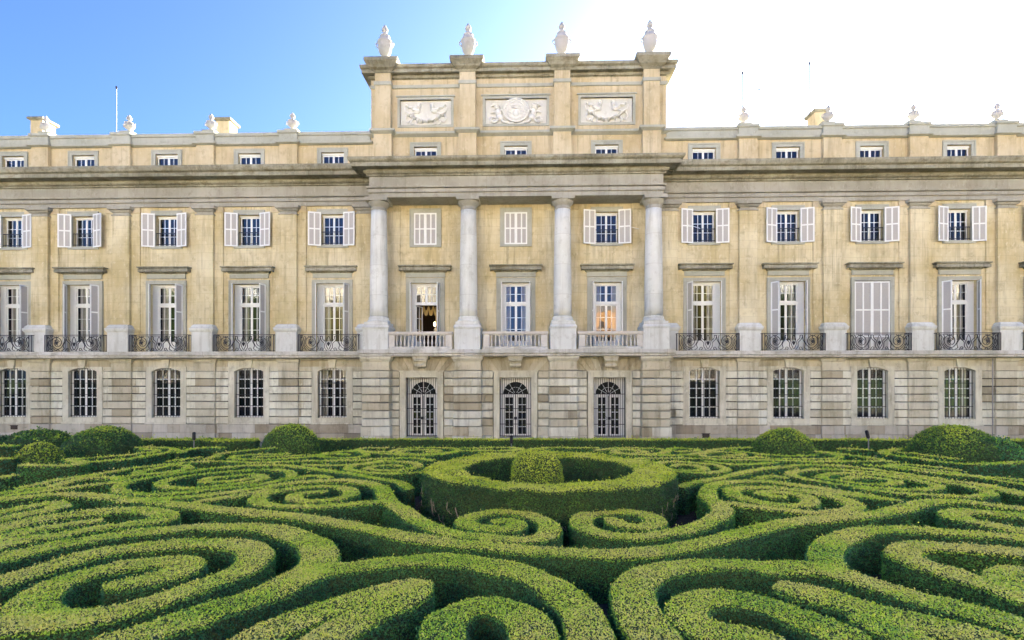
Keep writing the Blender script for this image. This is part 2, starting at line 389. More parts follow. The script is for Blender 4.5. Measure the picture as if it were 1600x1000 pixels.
# ---- columns
shaft=[(.49,6.98),(.485,7.5)]+[(.49-.07*((i/10)**1.6),7.5+5.3*i/10) for i in range(1,11)]
base=[(.60,6.66),(.62,6.70),(.62,6.76),(.58,6.80),(.53,6.84),(.55,6.88),(.55,6.93),(.50,6.98)]
cap=[(.42,12.80),(.45,12.82),(.45,12.87),(.42,12.88),(.42,12.98),(.44,13.0),(.50,13.05),(.56,13.14),(.59,13.22),(.59,13.25)]
def shifted(pr,z): return [(r,q-z) for r,q in pr]
ms=MB().lathe(shaft,n=28).mesh('shaft',M['pale'],True); mbs=MB().lathe(base,n=28).mesh('base',M['pale'],True); mc=MB().lathe(cap,n=28).mesh('capital',M['frieze'],True)
ma=MB().box(-.61,.61,-.61,.61,13.255,13.45).mesh('abacus',M['frieze'])
m=MB(); m.mould(-.69,.69,-.69,.69,[(0,5.165),(0,6.28),(.03,6.3),(.05,6.38),(.02,6.42),(-.02,6.5)]); m.box(-.64,.64,-.64,.64,6.5,6.66); mp=m.mesh('pedestal',M['pale'])
for c in COLX:
    col=pp('column',ms,c,YC); 
    for nm,me in (('base',mbs),('capital',mc),('abacus',ma),('pedestal',mp)): put(nm,me,col)
# wall strips behind the columns
for c in COLX:
    m=MB(); m.box(c-.95,c+.95,YW-.05,YW+.01,5.12,13.2); m.mould(c-.95,c+.95,YW-.05,YW,[(.0,13.1),(.04,13.14),(.04,13.22),(.02,13.455)]); pb(m,'wall_strip',M['ochre'])

# ---- attic pilasters, parapet coping
m=MB(); cop=[(.04,16.95),(.16,17.0),(.16,17.10),(-.04,17.11),(-.04,17.16),(.02,17.17),(.02,17.46),(.10,17.50),(.10,17.66)]
pb(MB().mould(XL,-8.95,YW-.06,YW+.5,cop),'parapet',M['trim']); pb(MB().mould(7.85,XR,YW-.06,YW+.5,cop),'parapet',M['trim'])
for p in LP+RP:
    m=MB(); m.box(p-.5,p+.5,YW-.22,YW+.02,15.5,16.99); m.box(p-.55,p+.55,YW-.26,YW,15.4,15.92); o=pb(m,'attic_pilaster',M['ochre_plain'])
    m=MB(); m.mould(p-.5,p+.5,YW-.22,YW+.8,[(.05,16.95),(.19,17.0),(.19,17.11),(-.04,17.12),(-.04,17.17),(.02,17.18),(.02,17.54),(.10,17.59),(.10,17.72)]); m.mould(p-.36,p+.36,YW+.1,YW+.8,[(0,17.7),(0,17.95),(.04,17.98)]); m.build('pilaster_cap',M['trim'],o)
# ---- pavilion
PX=[on_plane(x,150,YW-.35)[0] for x in (598.5,730.5,878.5,1018)]
m=MB()
m.mould(-8.9,7.82,YW-.02,YW+.3,[(-.02,17.34),(.06,17.38),(.16,17.44),(.20,17.46),(.20,17.58),(-.03,17.59),(-.03,17.63),(.02,17.64)]); pb(m,'string_moulding',M['trim'])
m=MB(); m.mould(-8.9,7.82,YW-.02,YW+.3,[(.03,20.10),(.06,20.12),(.06,20.28),(.03,20.3)])
pb(m,'string_moulding',M['trim'])
m=MB(); m.mould(-8.9,7.82,YW-.03,YW+3,[(-.02,20.60),(-.02,20.64),(.10,20.65),(.14,20.76),(.08,20.77),(.08,20.82),(.36,20.83),(.36,20.80),(.42,20.80),(.42,20.96),(.38,20.97),(.38,21.0),(.50,21.06),(.52,21.2),(.48,21.24)]); pb(m,'pavilion_cornice',M['grey'])
for p in PX:
    m=MB(); m.box(p-.44,p+.44,YW-.42,YW+.02,17.6,20.8); m.box(p-.5,p+.5,YW-.46,YW+.02,15.46,17.4); o=pb(m,'pavilion_pilaster',M['ochre_plain'])
    m=MB(); m.mould(p-.5,p+.5,YW-.46,YW,[(-.02,17.34),(.06,17.38),(.16,17.44),(.20,17.46),(.20,17.58),(-.03,17.59),(-.03,17.63),(.02,17.64)]); m.mould(p-.44,p+.44,YW-.42,YW,[(.02,20.10),(.06,20.13),(.06,20.3),(.02,20.32)])
    m.mould(p-.5,p+.5,YW-.46,YW,[(.0,15.47),(.06,15.5),(.06,15.86),(.0,15.94)]); m.build('band',M['trim'],o)
    m=MB(); m.mould(p-.44,p+.44,YW-.42,YW+.8,[(.02,20.78),(.10,20.88),(.28,20.98),(.32,21.06),(.44,21.2),(.50,21.26),(.50,21.42),(.46,21.46)])
    m.mould(p-.46,p+.46,YW-.42,YW+.5,[(0,21.45),(0,21.58)]); m.mould(p-.34,p+.34,YW-.3,YW+.38,[(0,21.57),(0,21.72)]); m.build('pilaster_cap',M['grey'],o)
# ---- relief panels
def relief(c,kind):
    m=MB(); m.mat=0
    w=RW(c); F=1.17 if kind==1 else 1.06; m.box(c-w,c+w,YW+.12,YW+.18,18.03,19.46); o=pb(m,'relief_panel',M['relief_ground'])
    f=MB()
    for (a,b,z0,z1) in ((-w-.14,w+.14,19.46,19.60),(-w-.14,w+.14,17.89,18.03),(-w-.14,-w,18.03,19.46),(w,w+.14,18.03,19.46)): f.box(c+a,c+b,YW-.05,YW+.1,z0,z1)
    for (a,b,z0,z1) in ((-w-.22,w+.22,19.61,19.68),): f.box(c+a,c+b,YW-.10,YW+.1,z0,z1)
    f.build('frame',M['trim'],o)
    r=random.Random(kind*5+3); g=MB(); Y=YW+.07; zc=18.72
    def bl(x,z,rx,rz,d=.07): g.blob((c+x,Y-.03,zc+z),(rx*.92,d*1.7,rz*.92),8,5)
    def tb(pts,rr): g.tube([(c+x,Y-.05,zc+z) for x,z in pts],rr*1.05,6)
    for s in (-1,1):
        if kind==1:
            # rearing beast supporting the medallion: haunch, body, neck, head, legs, tail
            bl(s*.78,-.28,.20,.17,.10); bl(s*.86,-.02,.15,.24,.10); bl(s*.96,.26,.11,.14,.09); bl(s*1.06,.40,.12,.09,.09); bl(s*1.15,.33,.06,.05,.07)
            for q in range(9): bl(s*(.83+.05*(q%4))+r.uniform(-.03,.03),.20+.09*(q//3)+r.uniform(-.03,.03),.06,.06,.11)
            tb([(s*.86,.05),(s*.70,.12),(s*.62,.05)],.045); tb([(s*.9,.0),(s*1.1,.02),(s*1.2,-.06)],.045)
            tb([(s*.74,-.35),(s*.62,-.52),(s*.45,-.56)],.055); tb([(s*.86,-.36),(s*.98,-.52),(s*1.15,-.55)],.055)
            tb([(s*.95,-.3),(s*1.15,-.25),(s*1.24,-.38),(s*1.12,-.45)],.035); tb([(s*1.0,-.4),(s*1.25,-.5),(s*1.28,-.3)],.03)
            tb([(s*.5,-.5),(s*.3,-.6),(s*.1,-.58)],.05)
        else:
            # draped bust with wings above a fruit garland
            bl(s*.36,.34,.11,.14,.11); bl(s*.34,.46,.13,.08,.09); bl(s*.46,.13,.2,.14,.09); bl(s*.62,.20,.16,.08,.07); bl(s*.84,.32,.17,.06,.06); bl(s*1.03,.42,.07,.07,.06)
            tb([(s*.55,.05),(s*.85,-.02),(s*1.1,.1),(s*1.14,.3)],.035); tb([(s*1.0,-.05),(s*1.12,-.3),(s*1.0,-.5),(s*.86,-.4)],.04)
            tb([(s*.7,-.3),(s*.84,-.52),(s*.7,-.58)],.04); tb([(s*.5,-.4),(s*.52,-.58),(s*.36,-.6)],.035)
            for q in range(26):
                t=q/25; x=.98-.9*t; z=-.02-.42*math.sin(t*PI/2)**1.2
                bl(s*x+r.uniform(-.04,.04),z+r.uniform(-.07,.07),r.uniform(.045,.075),r.uniform(.045,.07),.11)
    if kind==1:
        pts=[(.60*math.cos(a),.07+.60*math.sin(a)) for a in [2*PI*k/36 for k in range(37)]]; g.tube([(c+x,Y-.11,zc+z) for x,z in pts],.045,6)
        pts=[(.45*math.cos(a),.07+.45*math.sin(a)) for a in [2*PI*k/30 for k in range(31)]]; g.tube([(c+x,Y-.11,zc+z) for x,z in pts],.03,6)
        g.lathe([(.6,-.02),(.6,.02),(.57,.04)],c,Y,0,32) if False else None
        d=MB(); vs=[(c+.6*F*math.cos(2*PI*k/32),zc+(.07+.6*math.sin(2*PI*k/32))*1.08) for k in range(32)]; d.prism(vs,Y-.09,Y+.04); d.build('medallion',M['relief'],o)
        for k in range(24):
            a=2*PI*k/24; g.blob((c+.525*math.cos(a),Y-.12,zc+.07+.525*math.sin(a)),(.03,.035,.045),6,4)
        # crown over a round shield, scrolls either side
        def tf(pts,rr): g.tube([(c+x,Y-.14,zc+z) for x,z in pts],rr*1.2,6)
        g.blob((c,Y-.09,zc-.05),(.17,.07,.21),12,6)
        tf([(-.2,.2),(0,.17),(.2,.2)],.035); tf([(-.2,.2),(-.24,.32),(-.12,.28),(0,.36),(.12,.28),(.24,.32),(.2,.2)],.022)
        for s in (-1,1): tf([(s*.22,.1),(s*.34,.12),(s*.36,.0),(s*.24,-.05),(s*.22,-.16),(s*.34,-.2),(s*.38,-.12)],.02)
    g.v=[(c+(x-c)*F,y,zc+(z-zc)*min(F,1.08)) for x,y,z in g.v]
    g.build('carving',M['relief'],o,smooth=True)
for c,k in zip(CB,(0,1,2)): relief(c,k)

# ------------------------------------------------------------------ windows (local coordinates, wall plane y=0)
def bars(m,x0,x1,z0,z1,cols,rows,y=.24,w=.03,d=.04,frame=.06,centre=.0,xs=None,zs=None):
    m.box(x0,x0+frame,y,y+d,z0,z1); m.box(x1-frame,x1,y,y+d,z0,z1); m.box(x0+frame,x1-frame,y,y+d,z0,z0+frame); m.box(x0+frame,x1-frame,y,y+d,z1-frame,z1)
    xi0,xi1,zi0,zi1=x0+frame,x1-frame,z0+frame,z1-frame
    xs=[xi0+(xi1-xi0)*k/cols for k in range(1,cols)] if xs is None else xs
    zs=[zi0+(zi1-zi0)*k/rows for k in range(1,rows)] if zs is None else zs
    for x in xs:
        ww=centre if (centre and abs(x-(x0+x1)/2)<.01) else w
        m.box(x-ww/2,x+ww/2,y-.004,y+d,zi0,zi1)
    for z in zs: m.box(xi0,xi1,y+.004,y+d-.006,z-w/2,z+w/2)
def quad(x0,x1,z0,z1,y): return MB().add([(x0,y,z0),(x1,y,z0),(x1,y,z1),(x0,y,z1)],[(0,1,2,3)])
def surround(x,z0,z1,w,y=-.05,bottom=True,name='surround'):
    m=MB(); t=w
    m.box(-x-t,-x,y,.02,z0,z1); m.box(x,x+t,y,.02,z0,z1); m.box(-x-t,x+t,y,.02,z1,z1+t)
    m.box(-x-t-.06,-x-t,y-.03,.02,z0,z1+t); m.box(x+t,x+t+.06,y-.03,.02,z0,z1+t); m.box(-x-t-.06,x+t+.06,y-.03,.02,z1+t,z1+t+.07)
    if bottom: m.box(-x-t-.06,x+t+.06,y-.02,.02,z0-.16,z0)
    return m.mesh(name,M['trim'])
def shutter_mesh(w,h,cols,rows,solid_bottom=False):
    f=MB(); st=.075
    for k in range(cols+1):
        x=k*(w-st)/cols; f.box(x,x+st,-.02,.02,0,h)
    for k in range(rows+1):
        z=k*(h-st)/rows if not solid_bottom else [0,h*.2,h*.58,h-st][k]
        f.box(.01,w-.01,-.017,.017,z,z+st)
    l=MB(); n=int(h/.055)
    l.box(.03,w-.03,-.003,.003,.03,h-.03)
    for k in range(n):
        z=.04+(h-.1)*k/n
        l.add([(.04,-.012,z),(w-.04,-.012,z),(w-.04,.008,z+.045),(.04,.008,z+.045)],[(0,1,2,3)])
    return f.mesh('shutter',M['white']), l.mesh('louvres',M['louvre'])
# -- ground floor grilled window
hw=.84
def arch(z0,x,rise,n=12): # segmental arch points left->right
    return [(-x+2*x*k/n, z0+rise*(1-((-1+2*k/n)**2))) for k in range(n+1)]
m=MB(); a=arch(4.02,hw,.22)
top=[(x*1.36,z+.0) for x,z in a]
for k in range(len(a)-1):                            # arched head filled up to 4.285
    m.prism([a[k],a[k+1],(a[k+1][0],4.29),(a[k][0],4.29)],-.10,.35)
m.box(-1.18,-hw,-.10,.0,1.06,4.29); m.box(hw,1.18,-.10,.0,1.06,4.29)
m.box(-1.18,-hw,.0,.35,4.0,4.29); m.box(hw,1.18,.0,.35,4.0,4.29)
m.box(-hw,hw,-.10,0.,1.06,1.36); m.box(-1.22,1.22,-.16,0,1.0,1.1)
m.prism([(-.16,4.22),(.16,4.22),(.24,4.7),(-.24,4.7)],-.17,.0)
gs=m.mesh('surround',M['rust'])
for p in gs.attributes['tone'].data: p.value=.62
m=MB(); bars(m,-.83,.83,1.38,4.2,4,5,y=.17,w=.05,centre=.14,frame=.10); gf=m.mesh('sash',M['white'])
gp=quad(-.8,.8,1.4,4.24,.19).mesh('pane',M['glass'])
m=MB()
for k in range(11):
    x=-.8+1.6*k/10; z1=4.0+.2*(1-(x/.84)**2); m.tube([(x,.08,1.38),(x,.08,z1)],.0125,6)
for z in (1.47,2.05,2.7,3.35): m.box(-hw,hw,.065,.095,z-.014,z+.014)
gg=m.mesh('grille',M['iron'])
m=MB(); r=random.Random(3)
for s in (-1,1):
    for k in range(5):
        x=s*(.75-.07*k); m.tube([(x,.5+.03*(k%2),1.4),(x+s*.02,.5+.03*(k%2),4.2)],.045,6)
gcur=m.mesh('curtain',M['curtain'])
m=MB(); m.mat=0
def gwin(x):
    w=pp('barred_window',gf,x,YW)
    for nm,me in (('surround',gs),('pane',gp),('grille',gg)): put(nm,me,w)
    if abs(x-23.88)<.1 or abs(x+11.11)<.1: put('curtain',gcur,w)
for b in GB: gwin(b)
# -- portico doors with gates
m=MB()
x=dw; m.box(-x-.32,-x,-.16,.3,.0,3.66); m.box(x,x+.32,-.16,.3,.0,3.66); m.box(-x-.32,x+.32,-.16,.3,3.66,3.95)
m.box(-x-.36,x+.36,-.20,.3,3.95,4.03); m.box(-x-.05,x+.05,-.3,.3,.2,.38)
ds=m.mesh('surround',M['rust'])
for p in ds.attributes['tone'].data: p.value=.6
m=MB()                                               # white door frame with round fanlight
R=.70; zc=2.72; n=20; y0,y1=.42,.48
arcp=[(R*math.cos(PI-PI*k/n),zc+R*math.sin(PI-PI*k/n)) for k in range(n+1)]
for k in range(n): m.prism([arcp[k],arcp[k+1],(arcp[k+1][0],3.64),(arcp[k][0],3.64)],y0,y1)
m.box(-.87,-R,y0,y1,.38,3.64); m.box(R,.87,y0,y1,.38,3.64)
ddw=m.mesh('door_frame',M['white'])
m=MB(); bars(m,-R,-.02,.4,zc-.03,2,5,y=.43,frame=.13,w=.045); bars(m,.02,R,.4,zc-.03,2,5,y=.43,frame=.13,w=.045); m.box(-R,R,.41,.48,zc-.06,zc+.02)
for k in range(1,6):
    a=PI*k/6; m.tube([(.12*math.cos(a),.44,zc+.12*math.sin(a)),(R*math.cos(a),.44,zc+R*math.sin(a))],.018,4)
m.tube([(.4*math.cos(PI*k/12),.44,zc+.4*math.sin(PI*k/12)) for k in range(13)],.016,4)
dl=m.mesh('glazed_leaf',M['white']); dp=quad(-R,R,.4,zc+R,.455).mesh('pane',M['glass'])
m=MB()
for k in range(15):
    x=-.84+1.68*k/14; m.tube([(x,.12,.42),(x,.12,3.62)],.013 if k not in(0,7,14) else .022,6)
for z in (.46,1.1,1.95,2.75): m.box(-.86,.86,.105,.135,z-.016,z+.016)
m.box(-.08,.08,.10,.14,1.35,1.5); 
for s in (-1,1): m.tube([(s*.12,.12,1.42),(s*.2,.12,1.55),(s*.28,.12,1.42),(s*.2,.12,1.3),(s*.12,.12,1.42)],.012,4)
dg=m.mesh('gate',M['iron'])
for b in CB:
    d=pp('door',ddw,b,YD)
    for nm,me in (('surround',ds),('glazed_leaf',dl),('pane',dp),('gate',dg)): put(nm,me,d)
m=MB()
for b in CB:
    m.box(b-.95,b-.875,YD+.3,YD+.75,.3,3.9); m.box(b+.875,b+.95,YD+.3,YD+.75,.3,3.9); m.box(b-.95,b+.95,YD+.3,YD+.75,3.64,3.9)
    m.box(b-.95,b+.95,YD-.3,YD+1.2,.1,.36)
m.box(-8.6,-8.2,YD,YW,0,4.8); m.box(6.9,7.3,YD,YW,0,4.8)
for (a,b) in spans(-8.6,7.3,CB,.95): m.box(a,b,YD+.45,YD+.7,0,4.8)
m.box(-8.6,7.3,YD+.45,YD+1.0,3.9,4.8); pb(m,'portico_core',M['plinth'])
# -- French doors of the piano nobile
m=MB()
Z0,ZT,ZM=5.14,8.98,7.86
def leaf(m,x0,x1,z0,z1,rows,y=.24,panel=0):
    bars(m,x0,x1,z0+panel,z1,2,rows,y=y,frame=.065,w=.03)
    if panel: m.box(x0,x1,y+.003,y+.035,z0,z0+panel+.01)
def fdoor(lower=True,open_=False):
    m=MB(); m.box(-.99,-.62,.2,.3,Z0,ZT+.05); m.box(.62,.99,.2,.3,Z0,ZT+.05); m.box(-.99,.99,.19,.31,ZT-.06,ZT+.06); m.box(-.62,.62,.2,.3,ZM-.05,ZM+.06)
    for s in (-1,1): leaf(m,min(s*.62,0),max(s*.62,0),ZM+.06,ZT-.06,2)
    if not open_:
        for s in (-1,1): leaf(m,min(s*.62,0),max(s*.62,0),Z0,ZM-.05,3,panel=.55)
    return m.mesh('casement',M['white'])
fd=fdoor(); fdo=fdoor(open_=True)
fp=quad(-.62,.62,Z0+.5,ZT-.06,.262).mesh('pane',M['glass']); fpo=quad(-.62,.62,ZM+.05,ZT-.06,.262).mesh('pane',M['glass'])
fs=surround(.98,5.12,9.04,.13,y=-.09,bottom=False); fsc=surround(.84,5.12,9.04,.2,y=-.09,bottom=False)
m=MB(); m.box(-1.12,1.12,-.10,.0,9.36,9.66); fr=m.mesh('lintel_panel',M['trim'])
m=MB(); m.mould(-1.14,1.14,-.08,0,[(.02,9.62),(.08,9.66),(.08,9.74),(.24,9.75),(.24,9.70),(.31,9.70),(.31,9.86),(.27,9.87),(.27,9.89),(.36,9.93),(.36,9.99)]); fh=m.mesh('hood',M['grey'])
m=MB()
for s in (-1,1):
    for k in range(6): x=s*(.6-.055*k); m.tube([(x,.55+.03*(k%2),Z0),(x+s*.03,.55+.03*(k%2),8.9)],.036,6)
fc=m.mesh('curtain',M['curtain'])
sf,sl=shutter_mesh(.97,3.86,2,3,True); sf1,sl1=shutter_mesh(.46,3.86,1,3,True)
def shut(w,meF,meL,hx,z,ang,mir,y=-.03,lab=None):
    s=put('shutter',meF,w,(hx,y,z),ang); put('louvres',meL,s)
    if mir: s.scale=(-1,1,1)
    if lab: s['label']=lab
    return s
D2=math.radians
FA={-34.6:(100,100),-29.85:(58,75),-25.67:(66,60),-20.76:(62,68),-15.93:(66,70),-11.11:(70,66),-5.78:(84,80),-.64:(86,84),4.48:(86,86),9.91:(64,70),14.55:(44,72),19.15:(0,0),23.88:(42,70),28.55:(110,110),33.2:(100,100)}
for b in BAYS:
    opn=abs(b+5.78)<.01
    w=pp('french_window',fdo if opn else fd,b,YW)
    for nm,me in (('surround',fsc if b in CB else fs),('pane',fpo if opn else fp),('lintel_panel',fr),('hood',fh)): put(nm,me,w)
    if not opn: put('curtain',fc,w)
    l,r_=FA.get(b,(70,70))
    if l==0:
        shut(w,sf,sl,-.97,5.14,0,False,lab='closed white shutter'); shut(w,sf,sl,.97,5.14,0,True,lab='closed white shutter'); w['label']='tall window behind closed white shutters'
    else:
        # narrow leaves swung outward over the balcony
        hx=HW(b)-.02; shut(w,sf1,sl1,-hx,5.14,-D2(l),False,y=-.06); shut(w,sf1,sl1,hx,5.14,D2(r_),True,y=-.06)
    if opn:
        w['label']='open window showing gold drapery in a dark room'
        m=MB(); bars(m,0,.58,Z0+.55,ZM-.06,2,3,y=-.02,frame=.06); m.box(0,.58,-.017,.015,Z0,Z0+.56); lf=m.mesh('open_leaf',M['white'])
        put('open_leaf',lf,w,(-.6,.27,0),D2(62)); put('pane',quad(.02,.56,Z0+.55,ZM-.08,0).mesh('pane',M['glass']),w,(-.6,.27,0),D2(62))
# -- top floor windows
m=MB(); m.box(-.64,.64,.18,.3,12.9,13.0); bars(m,-.62,.62,11.26,12.92,4,3,y=.22,centre=.11,frame=.07); tw=m.mesh('sash',M['white'])
tp=quad(-.62,.62,11.26,12.9,.245).mesh('pane',M['glass']); ts=surround(.64,11.24,13.0,.2,y=-.06)
m=MB(); m.box(-.64,.64,.02,.04,11.98,12.02); m.box(-.64,.64,.02,.04,11.34,11.37)
for k in range(13): x=-.62+1.24*k/12; m.tube([(x,.03,11.28),(x,.03,12.0)],.009,4)
trl=m.mesh('railing',M['iron'])
s2f,s2l=shutter_mesh(.70,1.92,2,2); s3f,s3l=shutter_mesh(.64,1.80,2,2)
for b in BAYS:
    w=pp('upper_window',tw,b,YW)
    for nm,me in (('surround',ts),('pane',tp)): put(nm,me,w)
    if b in (CB[0],CB[1]):
        shut(w,s3f,s3l,-.64,11.2,0,False,y=-.075); shut(w,s3f,s3l,.64,11.2,0,True,y=-.075); w['label']='upper window behind closed white shutters'
    else:
        put('railing',trl,w)
        rr=random.Random(int(b*10)); l=172-rr.uniform(0,10); r_=172-rr.uniform(0,10)
        if abs(b+25.67)<.01: r_=160
        shut(w,s2f,s2l,-.64,11.17,-D2(l),False,y=-.11); shut(w,s2f,s2l,.64,11.17,D2(r_),True,y=-.11)
        if b in (4.48,9.91):
            k=1 if b==4.48 else -1
            m=MB(); m.tube([(k*.95,-.16,12.2),(k*.95+.75 if k>0 else -.35,-.45,11.9)],.015,5); m.build('shutter_stay',M['white'],w)
# -- attic windows
m=MB(); bars(m,-.64,.64,15.42,16.42,4,2,y=.16,centre=.12,frame=.07); m.box(-.66,.66,.1,.22,16.42,16.52); aw=m.mesh('sash',M['white'])
ap=quad(-.62,.62,15.42,16.42,.185).mesh('pane',M['glass']); as_=surround(.66,15.4,16.54,.17,y=-.05,bottom=False)
for b in BAYS:
    w=pp('attic_window',aw,b,YW,.25 if b in CB else 0)
    put('surround',as_,w); put('pane',ap,w)

# ------------------------------------------------------------------ iron balconies
def spiral(cx,cz,r0,r1,a0,a1,n=16): return [(cx+(r0+(r1-r0)*k/n)*math.cos(a0+(a1-a0)*k/n),0,cz+(r0+(r1-r0)*k/n)*math.sin(a0+(a1-a0)*k/n)) for k in range(n+1)]
def smooth(pts,n=6,closed=False):
    P=[np.array(p,float) for p in pts]; out=[]
    L=len(P)
    for i in range(L if closed else L-1):
        p0=P[(i-1)%L] if (closed or i>0) else 2*P[0]-P[1]; p1=P[i%L]; p2=P[(i+1)%L]; p3=P[(i+2)%L] if (closed or i+2<L) else 2*P[-1]-P[-2]
        for k in range(n):
            t=k/n; out.append(tuple(.5*((2*p1)+(-p0+p2)*t+(2*p0-5*p1+4*p2-p3)*t*t+(-p0+3*p1-3*p2+p3)*t**3)))
    if not closed: out.append(tuple(P[-1]))
    return out
bal=MB(); bw=1.70
bal.box(-bw,bw,-.02,.02,.93,.965); bal.box(-bw,bw,-.013,.013,.03,.055); bal.box(-bw,bw,-.01,.01,.86,.875)
for x in (-bw,-bw+.14,bw-.14,bw): bal.box(x-.015,x+.015,-.015,.015,0,.95)
for s in (-1,1):
    def T(pts,r=.014): bal.tube([(s*p[0],0,p[2]) for p in smooth([(q[0],0,q[1]) for q in pts])],r*1.35,4)
    T([(.10,.06),(.22,.22),(.24,.45),(.40,.62),(.46,.80),(.38,.86),(.32,.78)]); T([(.02,.10),(.13,.35),(.18,.55),(.32,.68),(.34,.84)]) 
    T([(.0,.30),(.08,.45),(.10,.62),(.05,.78),(.0,.85)],.011); T([(.0,.5),(.05,.42),(.0,.34)],.012)
    T([(.48,.06),(.40,.20),(.30,.16),(.33,.08),(.40,.10)]); T([(.46,.86),(.50,.60),(.62,.36),(.58,.16),(.72,.07)])
    T([(.60,.86),(.56,.62),(.70,.30),(.90,.16),(1.12,.22),(1.28,.42),(1.26,.66),(1.12,.80),(.92,.80),(.76,.66),(.74,.46),(.86,.32),(1.02,.32),(1.12,.44),(1.10,.58),(1.0,.64),(.92,.56),(.96,.48)])
    T([(1.02,.88),(1.0,.72),(1.08,.6),(1.0,.46),(.94,.36)]); T([(.88,.88),(1.02,.78),(1.16,.88)]); T([(.82,.56),(.98,.70),(1.16,.62)],.011)
    T([(1.24,.08),(1.36,.24),(1.46,.5),(1.40,.72),(1.50,.84),(1.54,.74)]); T([(1.02,.06),(1.16,.14),(1.34,.34),(1.36,.56),(1.28,.76),(1.36,.86)])
    T([(1.50,.06),(1.44,.18),(1.52,.36),(1.55,.6)]); T([(.86,.06),(.92,.14),(1.0,.10),(.96,.04)]); T([(1.3,.1),(1.4,.16),(1.48,.08)],.011)
bm=bal.mesh('railing',M['iron'])
sd=MB(); sd.box(-.02,.02,0,.55,.93,.965); sd.box(-.012,.012,0,.55,.03,.055)
for k in range(4): sd.tube([(0,.1+.13*k,.03),(0,.1+.13*k,.95)],.011,4)
sdm=sd.mesh('side_rail',M['iron'])
rd=MB(); rd.blob((0,0,.45),(.07,.02,.09),8,5); rd.blob((1.02,0,.5),(.08,.02,.1),8,5); rd.blob((-1.02,0,.5),(.08,.02,.1),8,5); rdm=rd.mesh('rosette',M['iron'])
for b in GB:
    o=pp('iron_balcony',bm,b,YW-.68,5.12)
    put('side_rail',sdm,o,(-bw,0,0)); put('side_rail',sdm,o,(bw,0,0)); put('rosette',rdm,o)
# ------------------------------------------------------------------ stone balustrades
bp=[(.05,0),(.05,.03),(.03,.06),(.055,.16),(.06,.22),(.045,.32),(.026,.44),(.026,.46),(.045,.48),(.03,.5),(.05,.56),(.05,.6)]
bme=MB().lathe(bp,n=10).mesh('baluster',M['balus'],True)
for b in CB:
    h=1.72; m=MB(); m.mould(b-h,b+h,YP+.06,YP+.30,[(-.02,5.93),(.02,5.97),(.05,6.03),(.05,6.12)]); rail=pb(m,'balustrade',M['balus'])
    m=MB(); m.mould(b-h,b+h,YP+.06,YP+.30,[(.03,5.165),(.03,5.24),(0,5.28),(0,5.32)]); m.build('base_rail',M['slab'],rail)
    for s in (-1,1):
        m=MB(); x0=b+s*(h-.17); m.box(x0-.17,x0+.17,YP+.07,YP+.29,5.32,5.93); m.build('end_pier',M['balus'],rail)
    for k in range(13): put('baluster',bme,rail,(b-1.28+2.56*k/12,YP+.18,5.325))
# narrow lintels under the frieze
# vents in the plinth
for (px,py) in ((1103,681),(22,668)):
    x,z=on_plane(px,py,YW-.16); m=MB(); m.box(x-.2,x+.2,YW-.175,YW-.145,z-.11,z+.11)
    m.box(x-.24,x+.24,YW-.18,YW-.15,z+.11,z+.14)
    pb(m,'vent',M['dark'])
# ------------------------------------------------------------------ downpipe at the right edge
m=MB(); x,_=on_plane(1551,600,YW-.3); m.tube([(x,YW-.3,.1),(x,YW-.3,4.7)],.03,8); pb(m,'downpipe',M['metalgrey'])

# ------------------------------------------------------------------ urns, masts
up=[(.26,0),(.26,.05),(.14,.10),(.10,.2),(.16,.27),(.30,.42),(.38,.62),(.41,.86),(.40,.98),(.44,1.02),(.44,1.10),(.38,1.14),(.34,1.24),(.26,1.36),(.30,1.40),(.27,1.44),(.14,1.56),(.11,1.64),(.17,1.70),(.19,1.80),(.12,1.94),(.03,2.08)]
ub=MB().lathe(up,n=24).mesh('urn',M['urn'],True)
hn=MB()
for s in (-1,1): hn.tube([(s*.36,0,.75),(s*.50,0,.85),(s*.53,0,1.0),(s*.42,0,1.08)],.035,6)
hnm=hn.mesh('handle',M['urn'],True)
lab=['tall white stone urn on the leftmost pavilion pier','tall white stone urn on the second pavilion pier from the left','tall white stone urn on the third pavilion pier from the left','tall white stone urn on the rightmost pavilion pier']
for i,p in enumerate(PX):
    o=put('stone_urn',ub,None,(p,YW+.04,21.715)); o.scale=(.96,.96,1.); put('handle',hnm,o)
    tag(o,lab[i],'urn','tall urns on the pavilion')
sp=[(.20,0),(.20,.06),(.08,.12),(.07,.18),(.20,.26),(.27,.36),(.29,.46),(.22,.56),(.26,.60),(.10,.66),(.07,.72),(.13,.80),(.15,.88),(.10,.98),(.02,1.08)]
su=MB().lathe(sp,n=16).mesh('urn',M['urn'],True)
sh=MB()
for s in (-1,1): sh.tube([(s*.22,0,.34),(s*.36,0,.40),(s*.34,0,.54),(s*.22,0,.58)],.03,6)
shm=sh.mesh('handle',M['urn'],True)
names=['small stone urn on the left parapet beside the leftmost chimney','small stone urn on the left parapet near the thin mast','small stone urn on the left parapet in front of a chimney','small stone urn on the left parapet nearest the pavilion',
 'small stone urn on the right parapet nearest the pavilion','small stone urn on the right parapet in front of a chimney','small stone urn on the right parapet, second from the right edge','small stone urn on the right parapet nearest the right edge']
for nm,px in zip(names,(72,202,330,457,1162,1294,1427,1558)):
    x,_=on_plane(px,190,YW+.45)
    o=put('parapet_urn',su,None,(x,YW+.45,17.99)); put('handle',shm,o); tag(o,nm,'urn','small urns along the parapet')
